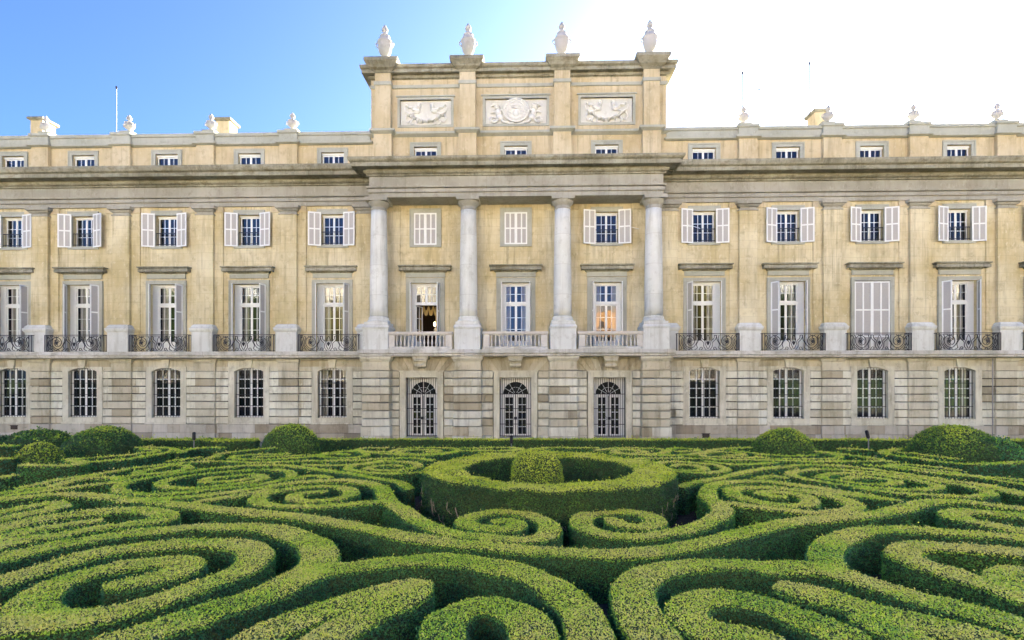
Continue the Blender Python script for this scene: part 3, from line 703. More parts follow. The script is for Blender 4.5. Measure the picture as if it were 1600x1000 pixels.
for px,y0,lb_ in ((182,135,'thin tall mast above the left wing roof'),(1160,112,'thin mast behind the right parapet urn nearest the pavilion'),(1186,138,'shortest thin mast above the right wing roof'),(1265,97,'tallest thin mast above the right wing roof')):
    x,z=on_plane(px,y0,YW+5); m=MB(); m.tube([(0,0,0),(0,0,z-17.12)],.018 if px<800 else (.036 if px>1250 else .034),6); m.tube([(0,0,0),(0,0,.9)],.04,6); m.blob((0,0,z-17.2),(.07,.07,.12),6,4)
    o=m.build('mast',M['iron'],None,(x,YW+5,17.12)); tag(o,lb_,'antenna','masts on the roof')
# ------------------------------------------------------------------ inside the open window
m=MB(); b=-5.78
for k in range(4):
    x0=b-.55+.28*k
    for q in range(4): m.tube(smooth([(x0,YW+.9,7.85),(x0+.07,YW+.86,7.62-.07*q),(x0+.14,YW+.84,7.56-.08*q),(x0+.21,YW+.86,7.62-.07*q),(x0+.28,YW+.9,7.85)]),.035,6)
for s in (-1,1):
    for k in range(3): m.tube([(b+s*(.55-.06*k),YW+.95,7.8),(b+s*(.57-.04*k),YW+.9,5.2)],.04,6)
o=m.build('drapery',M['gold']); tag(o,'gold swag drapery hanging inside the open window','curtain')
root=bpy.data.objects.new('table_lamp',None); C.objects.link(root); root.location=(b+.32,YW+2.0,5.1); tag(root,'small glowing lamp on a stand in the dark room behind the open window','lamp')
MB().lathe([(.18,0),(.18,.03),(.03,.06),(.03,1.2),(.16,1.25),(.2,1.5),(.1,1.62),(.05,1.7)],n=12).build('stand',M['relief'],root,smooth=True)
for q in (-.14,0,.14):
    m=MB(); m.lathe([(.02,1.7),(.045,1.76),(.05,1.86),(.01,1.96)],cx=q,n=8); m.build('bulb',M['lamp'],root,smooth=True)
# ------------------------------------------------------------------ foliage material and leaf clothing
def leafmat(name,stops):
    m,nt,b=newmat(name)
    at=nt.nodes.new('ShaderNodeAttribute'); at.attribute_name='leaf'
    c=ramp(nt,at.outputs['Fac'],stops)
    nt.links.new(c,b.inputs['Base Color']); b.inputs['Roughness'].default_value=.42; b.inputs['Specular IOR Level'].default_value=.45
    tr=nt.nodes.new('ShaderNodeBsdfTranslucent'); nt.links.new(mixc(nt,1.,c,(1.3,1.35,.6),'MULTIPLY'),tr.inputs[0])
    mx=nt.nodes.new('ShaderNodeMixShader'); mx.inputs[0].default_value=.18
    out=nt.nodes['Material Output']; nt.links.new(b.outputs[0],mx.inputs[1]); nt.links.new(tr.outputs[0],mx.inputs[2]); nt.links.new(mx.outputs[0],out.inputs[0])
    return m
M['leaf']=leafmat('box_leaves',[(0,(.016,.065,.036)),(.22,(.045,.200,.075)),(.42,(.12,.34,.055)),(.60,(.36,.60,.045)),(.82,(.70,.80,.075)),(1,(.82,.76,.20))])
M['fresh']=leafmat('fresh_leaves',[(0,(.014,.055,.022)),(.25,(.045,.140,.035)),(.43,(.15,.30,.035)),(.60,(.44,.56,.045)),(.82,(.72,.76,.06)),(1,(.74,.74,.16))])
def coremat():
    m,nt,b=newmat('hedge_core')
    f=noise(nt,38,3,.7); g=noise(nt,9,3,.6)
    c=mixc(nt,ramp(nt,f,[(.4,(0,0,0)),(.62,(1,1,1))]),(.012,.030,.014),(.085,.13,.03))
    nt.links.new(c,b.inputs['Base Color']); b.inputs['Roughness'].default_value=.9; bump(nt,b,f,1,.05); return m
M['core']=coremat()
def h3(ix,iy,iz):
    n=(ix*374761393+iy*668265263+iz*2147483647%1000003+iz*1274126177)&0x7fffffff
    n=((n^(n>>13))*1274126177)&0x7fffffff
    return ((n^(n>>16))&0xffff)/65535.
def vnoise(p,s):
    q=p*s; i=np.floor(q).astype(np.int64); f=q-i; f=f*f*(3-2*f); r=0
    for dx in (0,1):
        for dy in (0,1):
            for dz in (0,1):
                w=(f[:,0] if dx else 1-f[:,0])*(f[:,1] if dy else 1-f[:,1])*(f[:,2] if dz else 1-f[:,2])
                r=r+w*h3(i[:,0]+dx,i[:,1]+dy,i[:,2]+dz)
    return r
CAMP=np.array([0,0,EYE])
TOTAL=[0]
def clothe(verts,quads,name,density=1.,top_tone=.86,side_tone=.25,parent=None,origin=None,tonevar=.06,zmin=.02,size=1.,leaf='leaf'):
    """verts Nx3 world, quads Mx4 : a dense core plus leaf-sized faces standing on its surface, one mesh"""
    V=np.asarray(verts,float); Q=np.asarray(quads,int)
    a,b,c,d=V[Q[:,0]],V[Q[:,1]],V[Q[:,2]],V[Q[:,3]]
    nr=np.cross(c-a,d-b); ar=np.linalg.norm(nr,axis=1)/2; nr=nr/np.maximum(1e-9,np.linalg.norm(nr,axis=1))[:,None]
    cen=(a+b+c+d)/4
    dist=np.linalg.norm(cen-CAMP,axis=1)
    ls=np.clip(.0032*dist,.029,.15)*size            # leaf length grows with distance
    facing=np.einsum('ij,ij->i',nr,(CAMP-cen))/dist
    cov=np.where(facing>-.15,1.6+.8*np.clip(nr[:,2],0,1),.4)*density
    cnt=ar*cov/(ls*ls*.42)
    n=np.floor(cnt+RNG.random(len(cnt))).astype(int)
    idx=np.repeat(np.arange(len(Q)),n); K=len(idx); TOTAL[0]+=K
    u=RNG.random(K)[:,None]; v=RNG.random(K)[:,None]
    P=(a[idx]*(1-u)+b[idx]*u)*(1-v)+(d[idx]*(1-u)+c[idx]*u)*v
    nn=nr[idx]; L=ls[idx]*RNG.uniform(.7,1.25,K)
    P=P+nn*((RNG.normal(.0,.27,K)+np.where(RNG.random(K)<.025,RNG.uniform(.5,1.5,K),0))*L)[:,None]
    # leaf frame: random direction biased outwards and a bit upwards
    rd=RNG.normal(size=(K,3)); 
    ax=rd*.8+nn*.16+np.array([0,0,.10]); ax/=np.linalg.norm(ax,axis=1)[:,None]
    r2=nn*1.0+RNG.normal(size=(K,3))*.30; wd=np.cross(ax,r2); wd/=np.linalg.norm(wd,axis=1)[:,None]
    L=L[:,None]; W=L*.30
    base=P-ax*L*.35
    mid=base+ax*L*.45; tip=base+ax*L
    lv=np.stack([base,mid+wd*W,tip,mid-wd*W],axis=1).reshape(-1,3)
    lf=np.arange(4*K).reshape(-1,4)
    # young tips above, older leaves on sides; top light, side shade painted in too
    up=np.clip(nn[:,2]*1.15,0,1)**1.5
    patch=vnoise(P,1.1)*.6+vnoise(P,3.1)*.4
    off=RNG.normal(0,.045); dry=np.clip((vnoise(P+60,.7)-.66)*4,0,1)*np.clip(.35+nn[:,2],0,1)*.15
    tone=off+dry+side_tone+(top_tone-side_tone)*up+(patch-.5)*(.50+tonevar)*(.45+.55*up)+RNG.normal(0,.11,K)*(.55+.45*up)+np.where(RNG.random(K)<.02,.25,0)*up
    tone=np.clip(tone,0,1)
    nv=len(V); allv=np.vstack([V,lv]); 
    if origin is not None: allv=allv-np.array(origin)
    me=bpy.data.meshes.new(name)
    me.vertices.add(len(allv)); me.vertices.foreach_set('co',allv.astype(np.float32).ravel())
    F=np.vstack([Q,lf+nv]); nf=len(F)
    me.loops.add(nf*4); me.loops.foreach_set('vertex_index',F.astype(np.int32).ravel())
    me.polygons.add(nf); me.polygons.foreach_set('loop_start',np.arange(0,nf*4,4,dtype=np.int32)); me.polygons.foreach_set('loop_total',np.full(nf,4,dtype=np.int32))
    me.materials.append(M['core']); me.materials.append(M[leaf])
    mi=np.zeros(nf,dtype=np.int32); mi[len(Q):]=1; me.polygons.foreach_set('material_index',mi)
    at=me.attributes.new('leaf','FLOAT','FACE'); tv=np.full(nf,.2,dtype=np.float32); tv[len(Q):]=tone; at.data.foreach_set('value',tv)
    me.update(calc_edges=True)
    o=put(name,me,parent,origin if origin is not None else (0,0,0)); return o
def resample(pts,step,closed=False):
    P=[np.array(p,float) for p in smooth([(p[0],p[1],0) for p in pts],8,closed)]
    if closed: P.append(P[0])
    P=np.array(P)[:,:2]; seg=np.linalg.norm(np.diff(P,axis=0),axis=1); s=np.concatenate([[0],np.cumsum(seg)])
    n=max(3,int(s[-1]/step)+1); t=np.linspace(0,s[-1],n)
    return np.stack([np.interp(t,s,P[:,0]),np.interp(t,s,P[:,1])],axis=1)
def hedge(world,w,h,name,closed=False,z0=0.,step=.13,rough=1.,**kw):
    C2=resample(world,step,closed); n=len(C2)
    T=np.gradient(C2,axis=0)
    if closed: T[0]=T[-1]=C2[1]-C2[-2]
    T/=np.maximum(1e-9,np.linalg.norm(T,axis=1))[:,None]; Nn=np.stack([-T[:,1],T[:,0]],axis=1)
    hw=w/2; c=.05
    sec=[(-hw,0),(-hw,h*.25),(-hw,h*.5),(-hw,h*.75),(-hw,h-c),(-hw+c*.35,h-c*.35),(-hw+c,h),(-hw*.35,h),(hw*.35,h),(hw-c,h),(hw-c*.35,h-c*.35),(hw,h-c),(hw,h*.75),(hw,h*.5),(hw,h*.25),(hw,0)]
    m=len(sec); V=np.zeros((n,m,3)); 
    for j,(o_,z) in enumerate(sec):
        V[:,j,:2]=C2+Nn*o_; V[:,j,2]=z0+z
    if not closed:                                     # rounded ends
        for e,sg in ((0,-1),(n-1,1)):
            for j,(o_,z) in enumerate(sec):
                V[e,j,:2]=C2[e]+Nn[e]*o_*.55+T[e]*sg*hw*.55
    P=V.reshape(-1,3)
    nz=(vnoise(P,1.7)-.5)*.06+(vnoise(P+7.3,6.)-.5)*.035
    nx=(vnoise(P+31.,1.7)-.5)*.06; wob=np.stack([nx,(vnoise(P+17.,1.9)-.5)*.06,nz*.8],axis=1); wob[P[:,2]<.02,2]=0
    P=P+wob*rough*(1. if w>.5 else .6)
    Q=[]
    ii=np.arange(n-1)[:,None]*m; jj=np.arange(m-1)[None,:]
    Q=np.stack([ii+jj,ii+jj+1,ii+m+jj+1,ii+m+jj],axis=-1).reshape(-1,4)[:, ::-1]
    caps=[]
    if not closed:
        for e,flip in ((0,0),((n-1)*m,1)):
            for j in range(m//2-1):
                q=[e+j,e+j+1,e+m-2-j,e+m-1-j]; caps.append(q if not flip else q[::-1])
        Q=np.vstack([Q,np.array(caps)])
    # make normals point away from the hedge axis
    o=(C2[0,0],C2[0,1],z0)
    return clothe(P,Q,name,origin=o,**kw)
def dome(cx,cy,rx,ry,h,name,z0=0.,pw=2.4,**kw):
    n,m=44,18; V=[]
    for i in range(m+1):
        a=PI/2*i/m; c=max(.0,math.cos(a))**(2/pw); s=math.sin(a)**(2/pw)
        bulge=1.0
        for k in range(n):
            t=2*PI*k/n; V.append((cx+rx*c*math.cos(t),cy+ry*c*math.sin(t),z0+.12*h+.88*h*s))
    low=[(cx+rx*.82*math.cos(2*PI*k/n),cy+ry*.82*math.sin(2*PI*k/n),z0) for k in range(n)]
    V=np.array(low+V); V=V+np.stack([(vnoise(V+3,4.2)-.5)*.06,(vnoise(V+9,4.2)-.5)*.06,(vnoise(V+5,4.2)-.5)*.05],axis=1)+np.stack([(vnoise(V+3,1.6)-.5)*.14,(vnoise(V+9,1.6)-.5)*.14,(vnoise(V+5,1.9)-.5)*.12],axis=1); V[:n,2]=z0
    Q=[[i*n+k,i*n+(k+1)%n,(i+1)*n+(k+1)%n,(i+1)*n+k] for i in range(m+1) for k in range(n)]
    return clothe(V,Q,name,origin=(cx,cy,z0),**kw)

HT=.70
def trace(px,z=HT): return [on_level(x,y,z) for x,y in px]
GRP='clipped box hedges of the swirling parterre'
HEDGES=[
# ---------------- foreground
(.66,'long wavy hedge crossing the whole parterre just in front of the twin scrolls',[(-60,785),(0,781),(50,776),(100,772),(150,775),(225,782),(300,790),(400,801),(475,808),(550,820),(625,835),(700,846),(800,857),(900,863),(975,864),(1050,856),(1125,841),(1200,822),(1250,814),(1312,808),(1375,802),(1412,793),(1450,785),(1500,784),(1560,790),(1640,800)]),
(.62,'short hairpin of hedge at the left edge under the long wavy hedge',[(-40,812),(0,801),(45,792),(82,786),(92,790),(78,796),(40,804),(0,813),(-40,822)]),
(.64,'hairpin hedge at the left with one slim finger of hedge inside it',[(-50,838),(0,826),(50,814),(112,803),(175,798),(225,797),(256,803),(250,811),(222,816),(175,822),(125,830),(50,842),(0,852),(-50,864)]),
(.58,'slim finger of hedge inside the hairpin at the left edge',[(-50,852),(0,840),(75,824),(148,814)]),
(.70,'big outer loop of hedge around the large oval spiral at lower left',[(-60,886),(0,871),(62,857),(125,846),(200,833),(275,825),(350,822),(400,823),(438,828),(470,838),(492,851),(500,868),(493,885),(470,902),(436,918),(395,935),(325,956),(275,971),(225,987),(165,1006),(110,1030)]),
(.66,'large oval spiral hedge at lower left, second loop in',[(-70,930),(0,908),(62,889),(125,870),(200,857),(275,849),(350,847),(386,853),(400,867),(385,885),(345,903),(295,921),(245,937),(195,950),(140,962),(85,968),(52,955),(52,936),(78,917),(112,903),(160,891),(215,880),(262,874),(288,877),(286,888),(262,897),(225,906),(180,915)]),
(.70,'broad hedge running off the lower left corner',[(-60,985),(0,975),(70,969),(130,964)]),
(.66,'arched hedge sweeping over the blunt hedge and the round scroll at the bottom',[(470,905),(500,893),(570,882),(625,875),(687,873),(737,878),(795,889),(837,903),(872,922),(898,943),(915,968),(926,1000),(930,1040)]),
(.62,'broad blunt tipped hedge at the bottom edge, left of the round scroll',[(360,1015),(410,990),(470,964),(530,944),(590,926),(648,912)]),
(.66,'lower half of the blunt wedge hedge at the bottom edge',[(655,914),(625,934),(580,955),(535,978),(500,1005),(480,1035)]),
(.64,'round scroll hedge cut by the bottom edge, left of the soil gap',[(690,1045),(690,1000),(698,968),(722,950),(755,942),(790,946),(818,962),(832,985),(836,1015),(830,1050)]),
(.70,'thick hedge right of the soil gap, curving up into a long arm to the right',[(1050,1050),(1030,1005),(1005,968),(990,940),(990,915),(1012,897),(1050,886),(1100,880),(1150,880),(1200,884),(1250,884),(1300,891),(1350,907),(1425,930),(1500,950),(1570,970),(1660,997)]),
(.64,'hedge forking up and right from the thick hedge in the right foreground',[(1300,890),(1291,865),(1303,846),(1330,834),(1375,828),(1425,828),(1500,833),(1600,842),(1660,848)]),
(.64,'U shaped hedge with a rounded tip at the right, below the forking hedge',[(1660,868),(1600,863),(1525,857),(1450,852),(1416,857),(1412,867),(1438,879),(1487,894),(1550,914),(1600,933),(1660,955)]),
(.60,'small hook of hedge inside the U shaped hedge at the right edge',[(1660,897),(1610,891),(1582,893),(1570,902),(1585,914),(1640,930)]),
(.62,'blunt hedge finger at the right edge above the forking hedge',[(1660,810),(1600,806),(1540,800),(1502,798),(1490,803),(1503,811),(1550,820),(1600,830),(1660,840)]),
(.72,'broad diagonal hedge running out at the lower right corner',[(1232,919),(1300,936),(1375,957),(1450,974),(1530,995),(1620,1025)]),
(.62,'second diagonal hedge beside the broad one at the lower right corner',[(1350,968),(1400,988),(1450,1012),(1500,1040)]),
(.64,'oval scroll hedge at the bottom, right of the thick curving hedge',[(1370,1060),(1345,1015),(1300,984),(1250,963),(1200,945),(1150,934),(1105,933),(1078,944),(1074,962),(1100,980),(1140,990),(1180,998),(1225,1015)]),
(.55,'short inner arm of the oval scroll hedge at the bottom right',[(1200,1010),(1240,1040)]),
# ---------------- twin scrolls
(.62,'left twin scroll hedge before the circular hedge, long tail running left',[(596,762),(610,783),(637,801),(662,818),(700,831),(750,839),(800,843),(838,841),(858,832),(858,820),(842,809),(812,801),(775,800),(745,804),(727,812),(735,821),(762,826),(795,826),(808,820),(796,814),(776,816)]),
(.62,'right twin scroll hedge before the circular hedge, arm rising right',[(1360,776),(1307,767),(1272,761.5),(1237,757),(1202,753),(1167,752),(1132,754),(1110,761),(1106,775),(1122,788),(1128,801),(1100,817),(1050,831),(987,837),(930,830),(908,817),(918,803),(962,798),(1008,803),(1026,814),(1008,822),(975,820),(956,811)]),
# ---------------- middle left
(.58,'outer arm of the round spiral hedge left of the circular hedge',[(190,783),(250,779),(300,776),(350,771),(400,764),(437,757),(487,752),(537,751),(575,755),(600,764)]),
(.58,'round spiral hedge left of the circular hedge',[(606,783),(560,787),(500,791),(450,791),(412,787),(402,778),(425,769),(475,762),(520,760),(545,765),(548,773),(530,779),(490,783),(462,780),(463,773),(488,769),(505,768)]),
(.55,'tapering hedge finger left of the round spiral',[(312,784),(350,778),(400,770),(422,766)]),
(.55,'small leaf shaped hedge above the round spiral at left',[(464,748),(490,743),(516,747)]),
(.55,'long diagonal hedge running from the large left oval to the circular hedge',[(640,764),(625,754),(600,750),(550,741),(500,734),(450,728),(400,727),(350,730),(300,736),(250,744),(205,752),(186,760),(190,768),(225,772),(262,771),(325,766),(395,758),(437,751),(456,744),(450,737),(425,734),(400,734),(337,739),(287,745),(254,753),(256,760),(280,763),(310,763),(355,758),(398,752),(413,747),(398,742),(360,744),(325,748),(322,753),(345,753),(372,751),(395,747)]),
(.55,'long hairpin hedge left of the large oval, tip pointing right',[(-40,785),(0,777),(62,768),(112,761),(150,757),(180,754),(193,750),(182,747),(150,747),(112,752),(70,764)]),
(.52,'thin hedge along the foot of the tall block hedge at left',[(33,763),(75,753),(112,747),(150,742)]),
(.55,'narrow hedge strip at the left edge above the long wavy hedge',[(-50,778),(0,771),(32,767),(62,764)]),
(.50,'thin hedge arching over the large left oval from the left',[(112,752),(150,742),(200,733),(250,727),(300,722),(350,721),(400,723),(475,721),(550,719),(600,716.5),(650,716),(678,720)]),
(.50,'small hairpin hedge inside the arch at left, tip pointing right',[(293,733),(262,738),(228,741),(214,738),(240,733),(270,728),(292,728),(297,732)]),
(.50,'thin hedge between the small hairpin and the large left oval',[(175,748),(212,743),(250,740),(285,736)]),
(.48,'short wedge of hedge near the straight back hedge at left',[(262,721),(290,718),(311,715)]),
(.48,'hedge curving towards the left back corner behind the ovals',[(320,718),(336,714),(345,709),(370,706),(402,702),(440,700)]),
(.46,'narrow hairpin hedge at left back, tip pointing left',[(450,710),(400,710.5),(368,713),(364,716),(400,718.5),(450,717),(500,713)]),
(.46,'spiral hedge behind left, near the oval topiary',[(400,714),(450,713),(492,711),(520,707),(548,704.5),(568,708),(572,712),(545,716),(515,715),(500,712),(520,709.5),(545,711)]),
(.46,'long thin hedge joining the back spirals at left',[(545,705),(600,709),(650,712),(700,709),(720,704),(770,705),(820,703)]),
(.46,'flat oval spiral hedge at the back, left of the round hedge',[(612,706),(622,702),(665,700),(705,700.5),(717,704),(700,708),(655,710),(622,708),(635,704),(665,703),(688,705),(668,707)]),
(.46,'thin hedge loop at the back between two left spirals',[(612,706),(575,706),(557,703),(575,700.5),(605,700)]),
(.46,'thin hedge at the back directly behind the round hedge, left part',[(720,700.5),(760,700),(800,700),(815,702),(790,704)]),
(.52,'small spiral hedge touching the left side of the circular hedge',[(660,737),(640,738.5),(600,740),(556,736),(543,731),(562,725),(600,721.5),(637,722),(654,727),(645,732),(615,735),(585,734),(573,731),(590,728),(615,727),(628,729)]),
(.52,'slim wedge shaped hedge left of the small spiral',[(476,726),(515,728),(560,725),(600,719.5)]),
# ---------------- middle right
(.48,'flat oval spiral hedge at the back, right of the round hedge',[(930,704),(965,700.5),(1000,700),(1030,702),(1040,706.5),(1000,710.5),(960,706),(968,703),(990,703),(1010,706),(990,708)]),
(.46,'thin hedge at the back directly behind the round hedge, right part',[(828,702),(860,699.5),(900,700),(935,700)]),
(.46,'short loop of hedge at the back right of the flat oval spiral',[(1036,706),(1055,700.5),(1088,702),(1085,705),(1050,705)]),
(.48,'long thin hedge curving behind the right spirals to the round topiary',[(955,708),(1000,711),(1050,712),(1087,709),(1112,704),(1137,701),(1180,699.5)]),
(.48,'long thin straight hedge right of the circular hedge, running to the back right',[(985,716),(1062,716),(1125,718),(1200,719.5),(1280,721),(1360,721),(1400,722)]),
(.46,'thin spiral hedge in front of the round topiary at right',[(1195,715),(1140,715),(1104,713),(1098,709.5),(1122,706),(1155,708),(1160,711),(1130,712)]),
(.46,'thin hedge passing the foot of the round topiary at right',[(1145,704),(1200,711),(1245,712.5),(1275,712)]),
(.46,'small hooked hedge right of the round topiary',[(1200,717),(1260,717.5),(1303,716.5),(1312,713),(1297,709),(1275,706)]),
(.46,'thin diagonal hedge right of the hooked hedge',[(1282,706),(1325,710.5),(1362,716),(1380,719)]),
(.52,'small spiral hedge right of the circular hedge',[(1050,736),(1080,739),(1112,739),(1134,735),(1128,729),(1100,724.5),(1062,721.5),(1034,722),(1025,726.5),(1040,732),(1070,735.5),(1097,735),(1101,731),(1085,727.5),(1060,726),(1053,729)]),
(.55,'slim wedge shaped hedge right of the small spiral',[(1105,721),(1155,726),(1212,723)]),
(.55,'long hedge sweeping from the circular hedge over the large right oval',[(1064,761),(1080,755),(1132,745),(1185,734),(1229,728.5),(1264,727),(1307,728),(1360,733),(1400,739),(1430,743),(1462,748),(1500,753),(1537,759),(1562,765),(1610,776),(1660,787)]),
(.55,'small leaf shaped hedge between the right spiral and the large right oval',[(1182,748),(1206,744),(1227,748)]),
(.58,'round spiral hedge right of the circular hedge, mirror of the left one',[(1132,784),(1202,794),(1270,800),(1318,798),(1336,790),(1312,778),(1269,769),(1229,763.5),(1185,761),(1149,763),(1143,770),(1162,779),(1202,787),(1250,789),(1266,785),(1262,777),(1240,771),(1211,768),(1190,770),(1202,775),(1222,776)]),
(.55,'slim hedge finger between the right round spiral and the large right oval',[(1285,768),(1340,775),(1402,782)]),
(.56,'large flat oval spiral hedge at right',[(1322,748),(1350,745.5),(1385,749),(1402,754),(1380,757),(1337,755),(1290,748),(1284,743),(1312,740.5),(1362,741.5),(1400,746),(1440,752),(1466,760),(1440,765),(1390,764),(1337,760),(1290,754),(1246,746),(1234,740),(1256,734.5),(1307,734),(1360,738),(1400,743),(1440,748),(1475,753),(1510,759),(1540,766),(1546,772),(1520,776),(1470,775),(1400,770),(1340,764)]),
(.50,'thin hedge beyond the large right oval, nearest to it',[(1350,727),(1420,734),(1480,741),(1540,748),(1600,757),(1660,766)]),
(.50,'thin hedge beyond the large right oval, middle one of three',[(1390,728),(1437,733),(1487,739),(1525,744),(1575,748),(1660,756)]),
(.50,'short yellow green hedge beyond the large right oval, farthest of three',[(1382,729),(1410,726),(1450,729),(1497,735)]),
(.62,'long dark faced hedge at the right under the sprawling topiary',[(1440,702),(1400,703),(1380,707),(1392,711),(1430,716),(1475,722),(1520,725.5),(1570,724),(1610,722),(1660,722)]),
(.46,'short curl of hedge at the left foot of the sprawling topiary',[(1405,707),(1430,709),(1455,713),(1500,717)]),
(.50,'short flat hedge before the back hedge at right',[(1312,701.5),(1340,702),(1362,704)]),
(.50,'thin hedge at the right edge behind the sprawling topiary',[(1560,705),(1600,708),(1650,711)]),
(.50,'thin hedge running down right under the dark faced hedge',[(1530,758),(1580,766),(1640,778)]),
# ---------------- back left corner
(.60,'curving hedge in front of the large topiary at left',[(145,722),(200,717),(240,711.5),(266,706.5),(272,702),(250,699.5),(215,699.5)]),
(.48,'inner curl of hedge at the foot of the large left topiary',[(100,719),(150,715),(200,711),(235,707),(245,704),(220,702)]),
(.50,'hedge ending in a slanted tip in front of the back hedge at left',[(278,708),(292,703),(320,700),(352,699.5)]),
(.75,'tall block hedge with a blunt end below the small dome at left',[(38,727),(80,727.5),(115,727),(128,722.5),(112,720)]),
(.70,'dark block hedge at the left edge beside the small dome',[(-70,719),(-20,718),(18,717)]),
(.62,'low teal faced hedge at the left edge',[(-60,749),(-15,748),(20,744)]),
(.62,'hedge stub at the left edge behind the small dome',[(-60,697),(0,697),(28,697)]),
]
ht_over={'tall block hedge with a blunt end below the small dome at left':.72}
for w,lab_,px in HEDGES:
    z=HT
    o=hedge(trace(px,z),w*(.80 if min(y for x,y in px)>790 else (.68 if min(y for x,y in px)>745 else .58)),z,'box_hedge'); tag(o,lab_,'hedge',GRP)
# straight back hedges along the path
def straight(px0,px1,y,lab_,w=.7,z=.66,dy=0):
    a=on_level(px0,y,z); b=on_level(px1,y+dy,z); n=10
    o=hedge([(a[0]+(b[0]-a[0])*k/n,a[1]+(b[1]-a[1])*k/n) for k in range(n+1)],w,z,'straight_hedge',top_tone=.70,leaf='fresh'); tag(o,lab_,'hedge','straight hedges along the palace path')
straight(475,1180,686.6,'long straight hedge along the front of the portico, between the two round topiaries',dy=.3)
straight(1262,1720,687.2,'straight back hedge at the right behind the sprawling topiary',dy=1)
straight(205,395,687,'straight back hedge at left with a square cut end near the oval topiary',w=.8)
straight(330,394,688.6,'short hedge doubling the square cut end of the left back hedge',w=.9)
# round hedge
cx_,cy_=.53,14.2
ring=[(cx_+2.70*math.cos(2*PI*k/40),cy_+2.70*math.sin(2*PI*k/40)) for k in range(40)]
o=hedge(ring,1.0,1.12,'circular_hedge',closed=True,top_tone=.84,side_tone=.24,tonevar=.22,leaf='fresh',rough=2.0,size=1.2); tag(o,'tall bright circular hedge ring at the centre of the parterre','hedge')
# bare twigs showing low on the round hedge and the old topiaries
def twigs(cx,cy,r,n,seed,parent,zmax=.5,arc=(0,2*PI)):
    q=random.Random(seed); m=MB()
    for k in range(n):
        a=q.uniform(*arc); z=q.uniform(.02,zmax); L=q.uniform(.15,.4); b=a+q.uniform(-.12,.12)/max(r,.5)
        m.tube([(r*.97*math.cos(a),r*.97*math.sin(a),z),((r+.03)*math.cos((a+b)/2),(r+.03)*math.sin((a+b)/2),z+L*.5),((r+.05)*math.cos(b),(r+.05)*math.sin(b),z+L)],.006,4)
    return m.build('twigs',M['twig'],parent,(cx-parent.location.x,cy-parent.location.y,0))
M['twig']=plain('bare_twig',(.42,.34,.25),.9)
twigs(cx_,cy_,3.22,150,5,o)
# topiaries
def topi(px,ptop,halfw,Y,lab_,z0=0.,ry=None,pw=2.4,dx=0,**kw):
    x,_=on_plane(px,700,Y); _,zt=on_plane(px,ptop,Y); sc=Y/FPX
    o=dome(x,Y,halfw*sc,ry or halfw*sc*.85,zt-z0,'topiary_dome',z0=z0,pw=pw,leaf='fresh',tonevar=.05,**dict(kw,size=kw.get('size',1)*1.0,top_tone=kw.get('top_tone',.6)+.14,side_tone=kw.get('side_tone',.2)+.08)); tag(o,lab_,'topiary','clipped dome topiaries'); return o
o=topi(838,704,43,14.1,'ball of clipped box standing inside the circular hedge',top_tone=.6,side_tone=.34,pw=3.0,ry=.8)
topi(455,665.5,42,22.6,'neat oval topiary left of the portico on the path edge',top_tone=.52,side_tone=.26,pw=2.6)
topi(1224,670,48,22.2,'round topiary dome right of the portico',top_tone=.55,side_tone=.24,pw=2.2)
topi(160,668,53,22.0,'broad dome topiary with bare twigs at its foot, at the back left',top_tone=.36,side_tone=.12,pw=2.1,ry=1.6)
topi(1490,666,62,20.8,'large sprawling dark topiary at the back right',top_tone=.32,side_tone=.08,pw=2.1,ry=1.6)
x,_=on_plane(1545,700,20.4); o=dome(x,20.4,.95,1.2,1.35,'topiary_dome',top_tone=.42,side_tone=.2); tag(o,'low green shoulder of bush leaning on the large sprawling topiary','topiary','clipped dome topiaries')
topi(62,691.5,34,19.2,'small smooth dome topiary behind the tall block hedge at left',top_tone=.42,side_tone=.26,pw=2.0)
topi(60,672,54,24.0,'wide dark bush at the far left against the palace wall',top_tone=.16,side_tone=.0,pw=2.2,ry=1.2,size=1.2)
topi(-20,680,40,23.5,'dark bush cut by the left edge of the garden',top_tone=.16,side_tone=.0,pw=2.2,ry=1.2,size=1.2)
topi(112,697,16,20.5,'small low shrub between the two left domes',top_tone=.38,side_tone=.22)

# ------------------------------------------------------------------ ground
def soil():
    m,nt,b=newmat('soil'); f=noise(nt,14,6,.75); g=noise(nt,60,3,.7)
    c=mixc(nt,ramp(nt,f,[(.4,(0,0,0)),(.65,(1,1,1))]),(.016,.013,.012),(.055,.043,.036)); nt.links.new(c,b.inputs['Base Color']); b.inputs['Roughness'].default_value=.95
    bump(nt,b,mixc(nt,.5,f,g),1,.06); return m
def sand():
    m,nt,b=newmat('gravel'); f=noise(nt,2,6,.7); g=noise(nt,90,3,.7)
    c=mixc(nt,f,(.36,.29,.19),(.48,.40,.28)); c=mixc(nt,ramp(nt,g,[(.4,(0,0,0)),(.6,(.5,.5,.5))]),c,(.25,.2,.14)); nt.links.new(c,b.inputs['Base Color']); b.inputs['Roughness'].default_value=.95
    bump(nt,b,g,.8,.01); return m
m=MB(); m.add([(-400,-400,-.02),(400,-400,-.02),(400,400,-.02),(-400,400,-.02)],[(0,1,2,3)]); tag(m.build('ground',sand()),'pale sandy gravel ground around the palace','ground',kind='structure')
nx,ny=120,90; xs=np.linspace(-34,34,nx); ys=np.linspace(-2,24.6,ny); X,Y=np.meshgrid(xs,ys); P=np.stack([X.ravel(),Y.ravel(),np.zeros(X.size)],1); P[:,2]=-.012+(vnoise(P,1.6))*.05+vnoise(P,5.)*.025
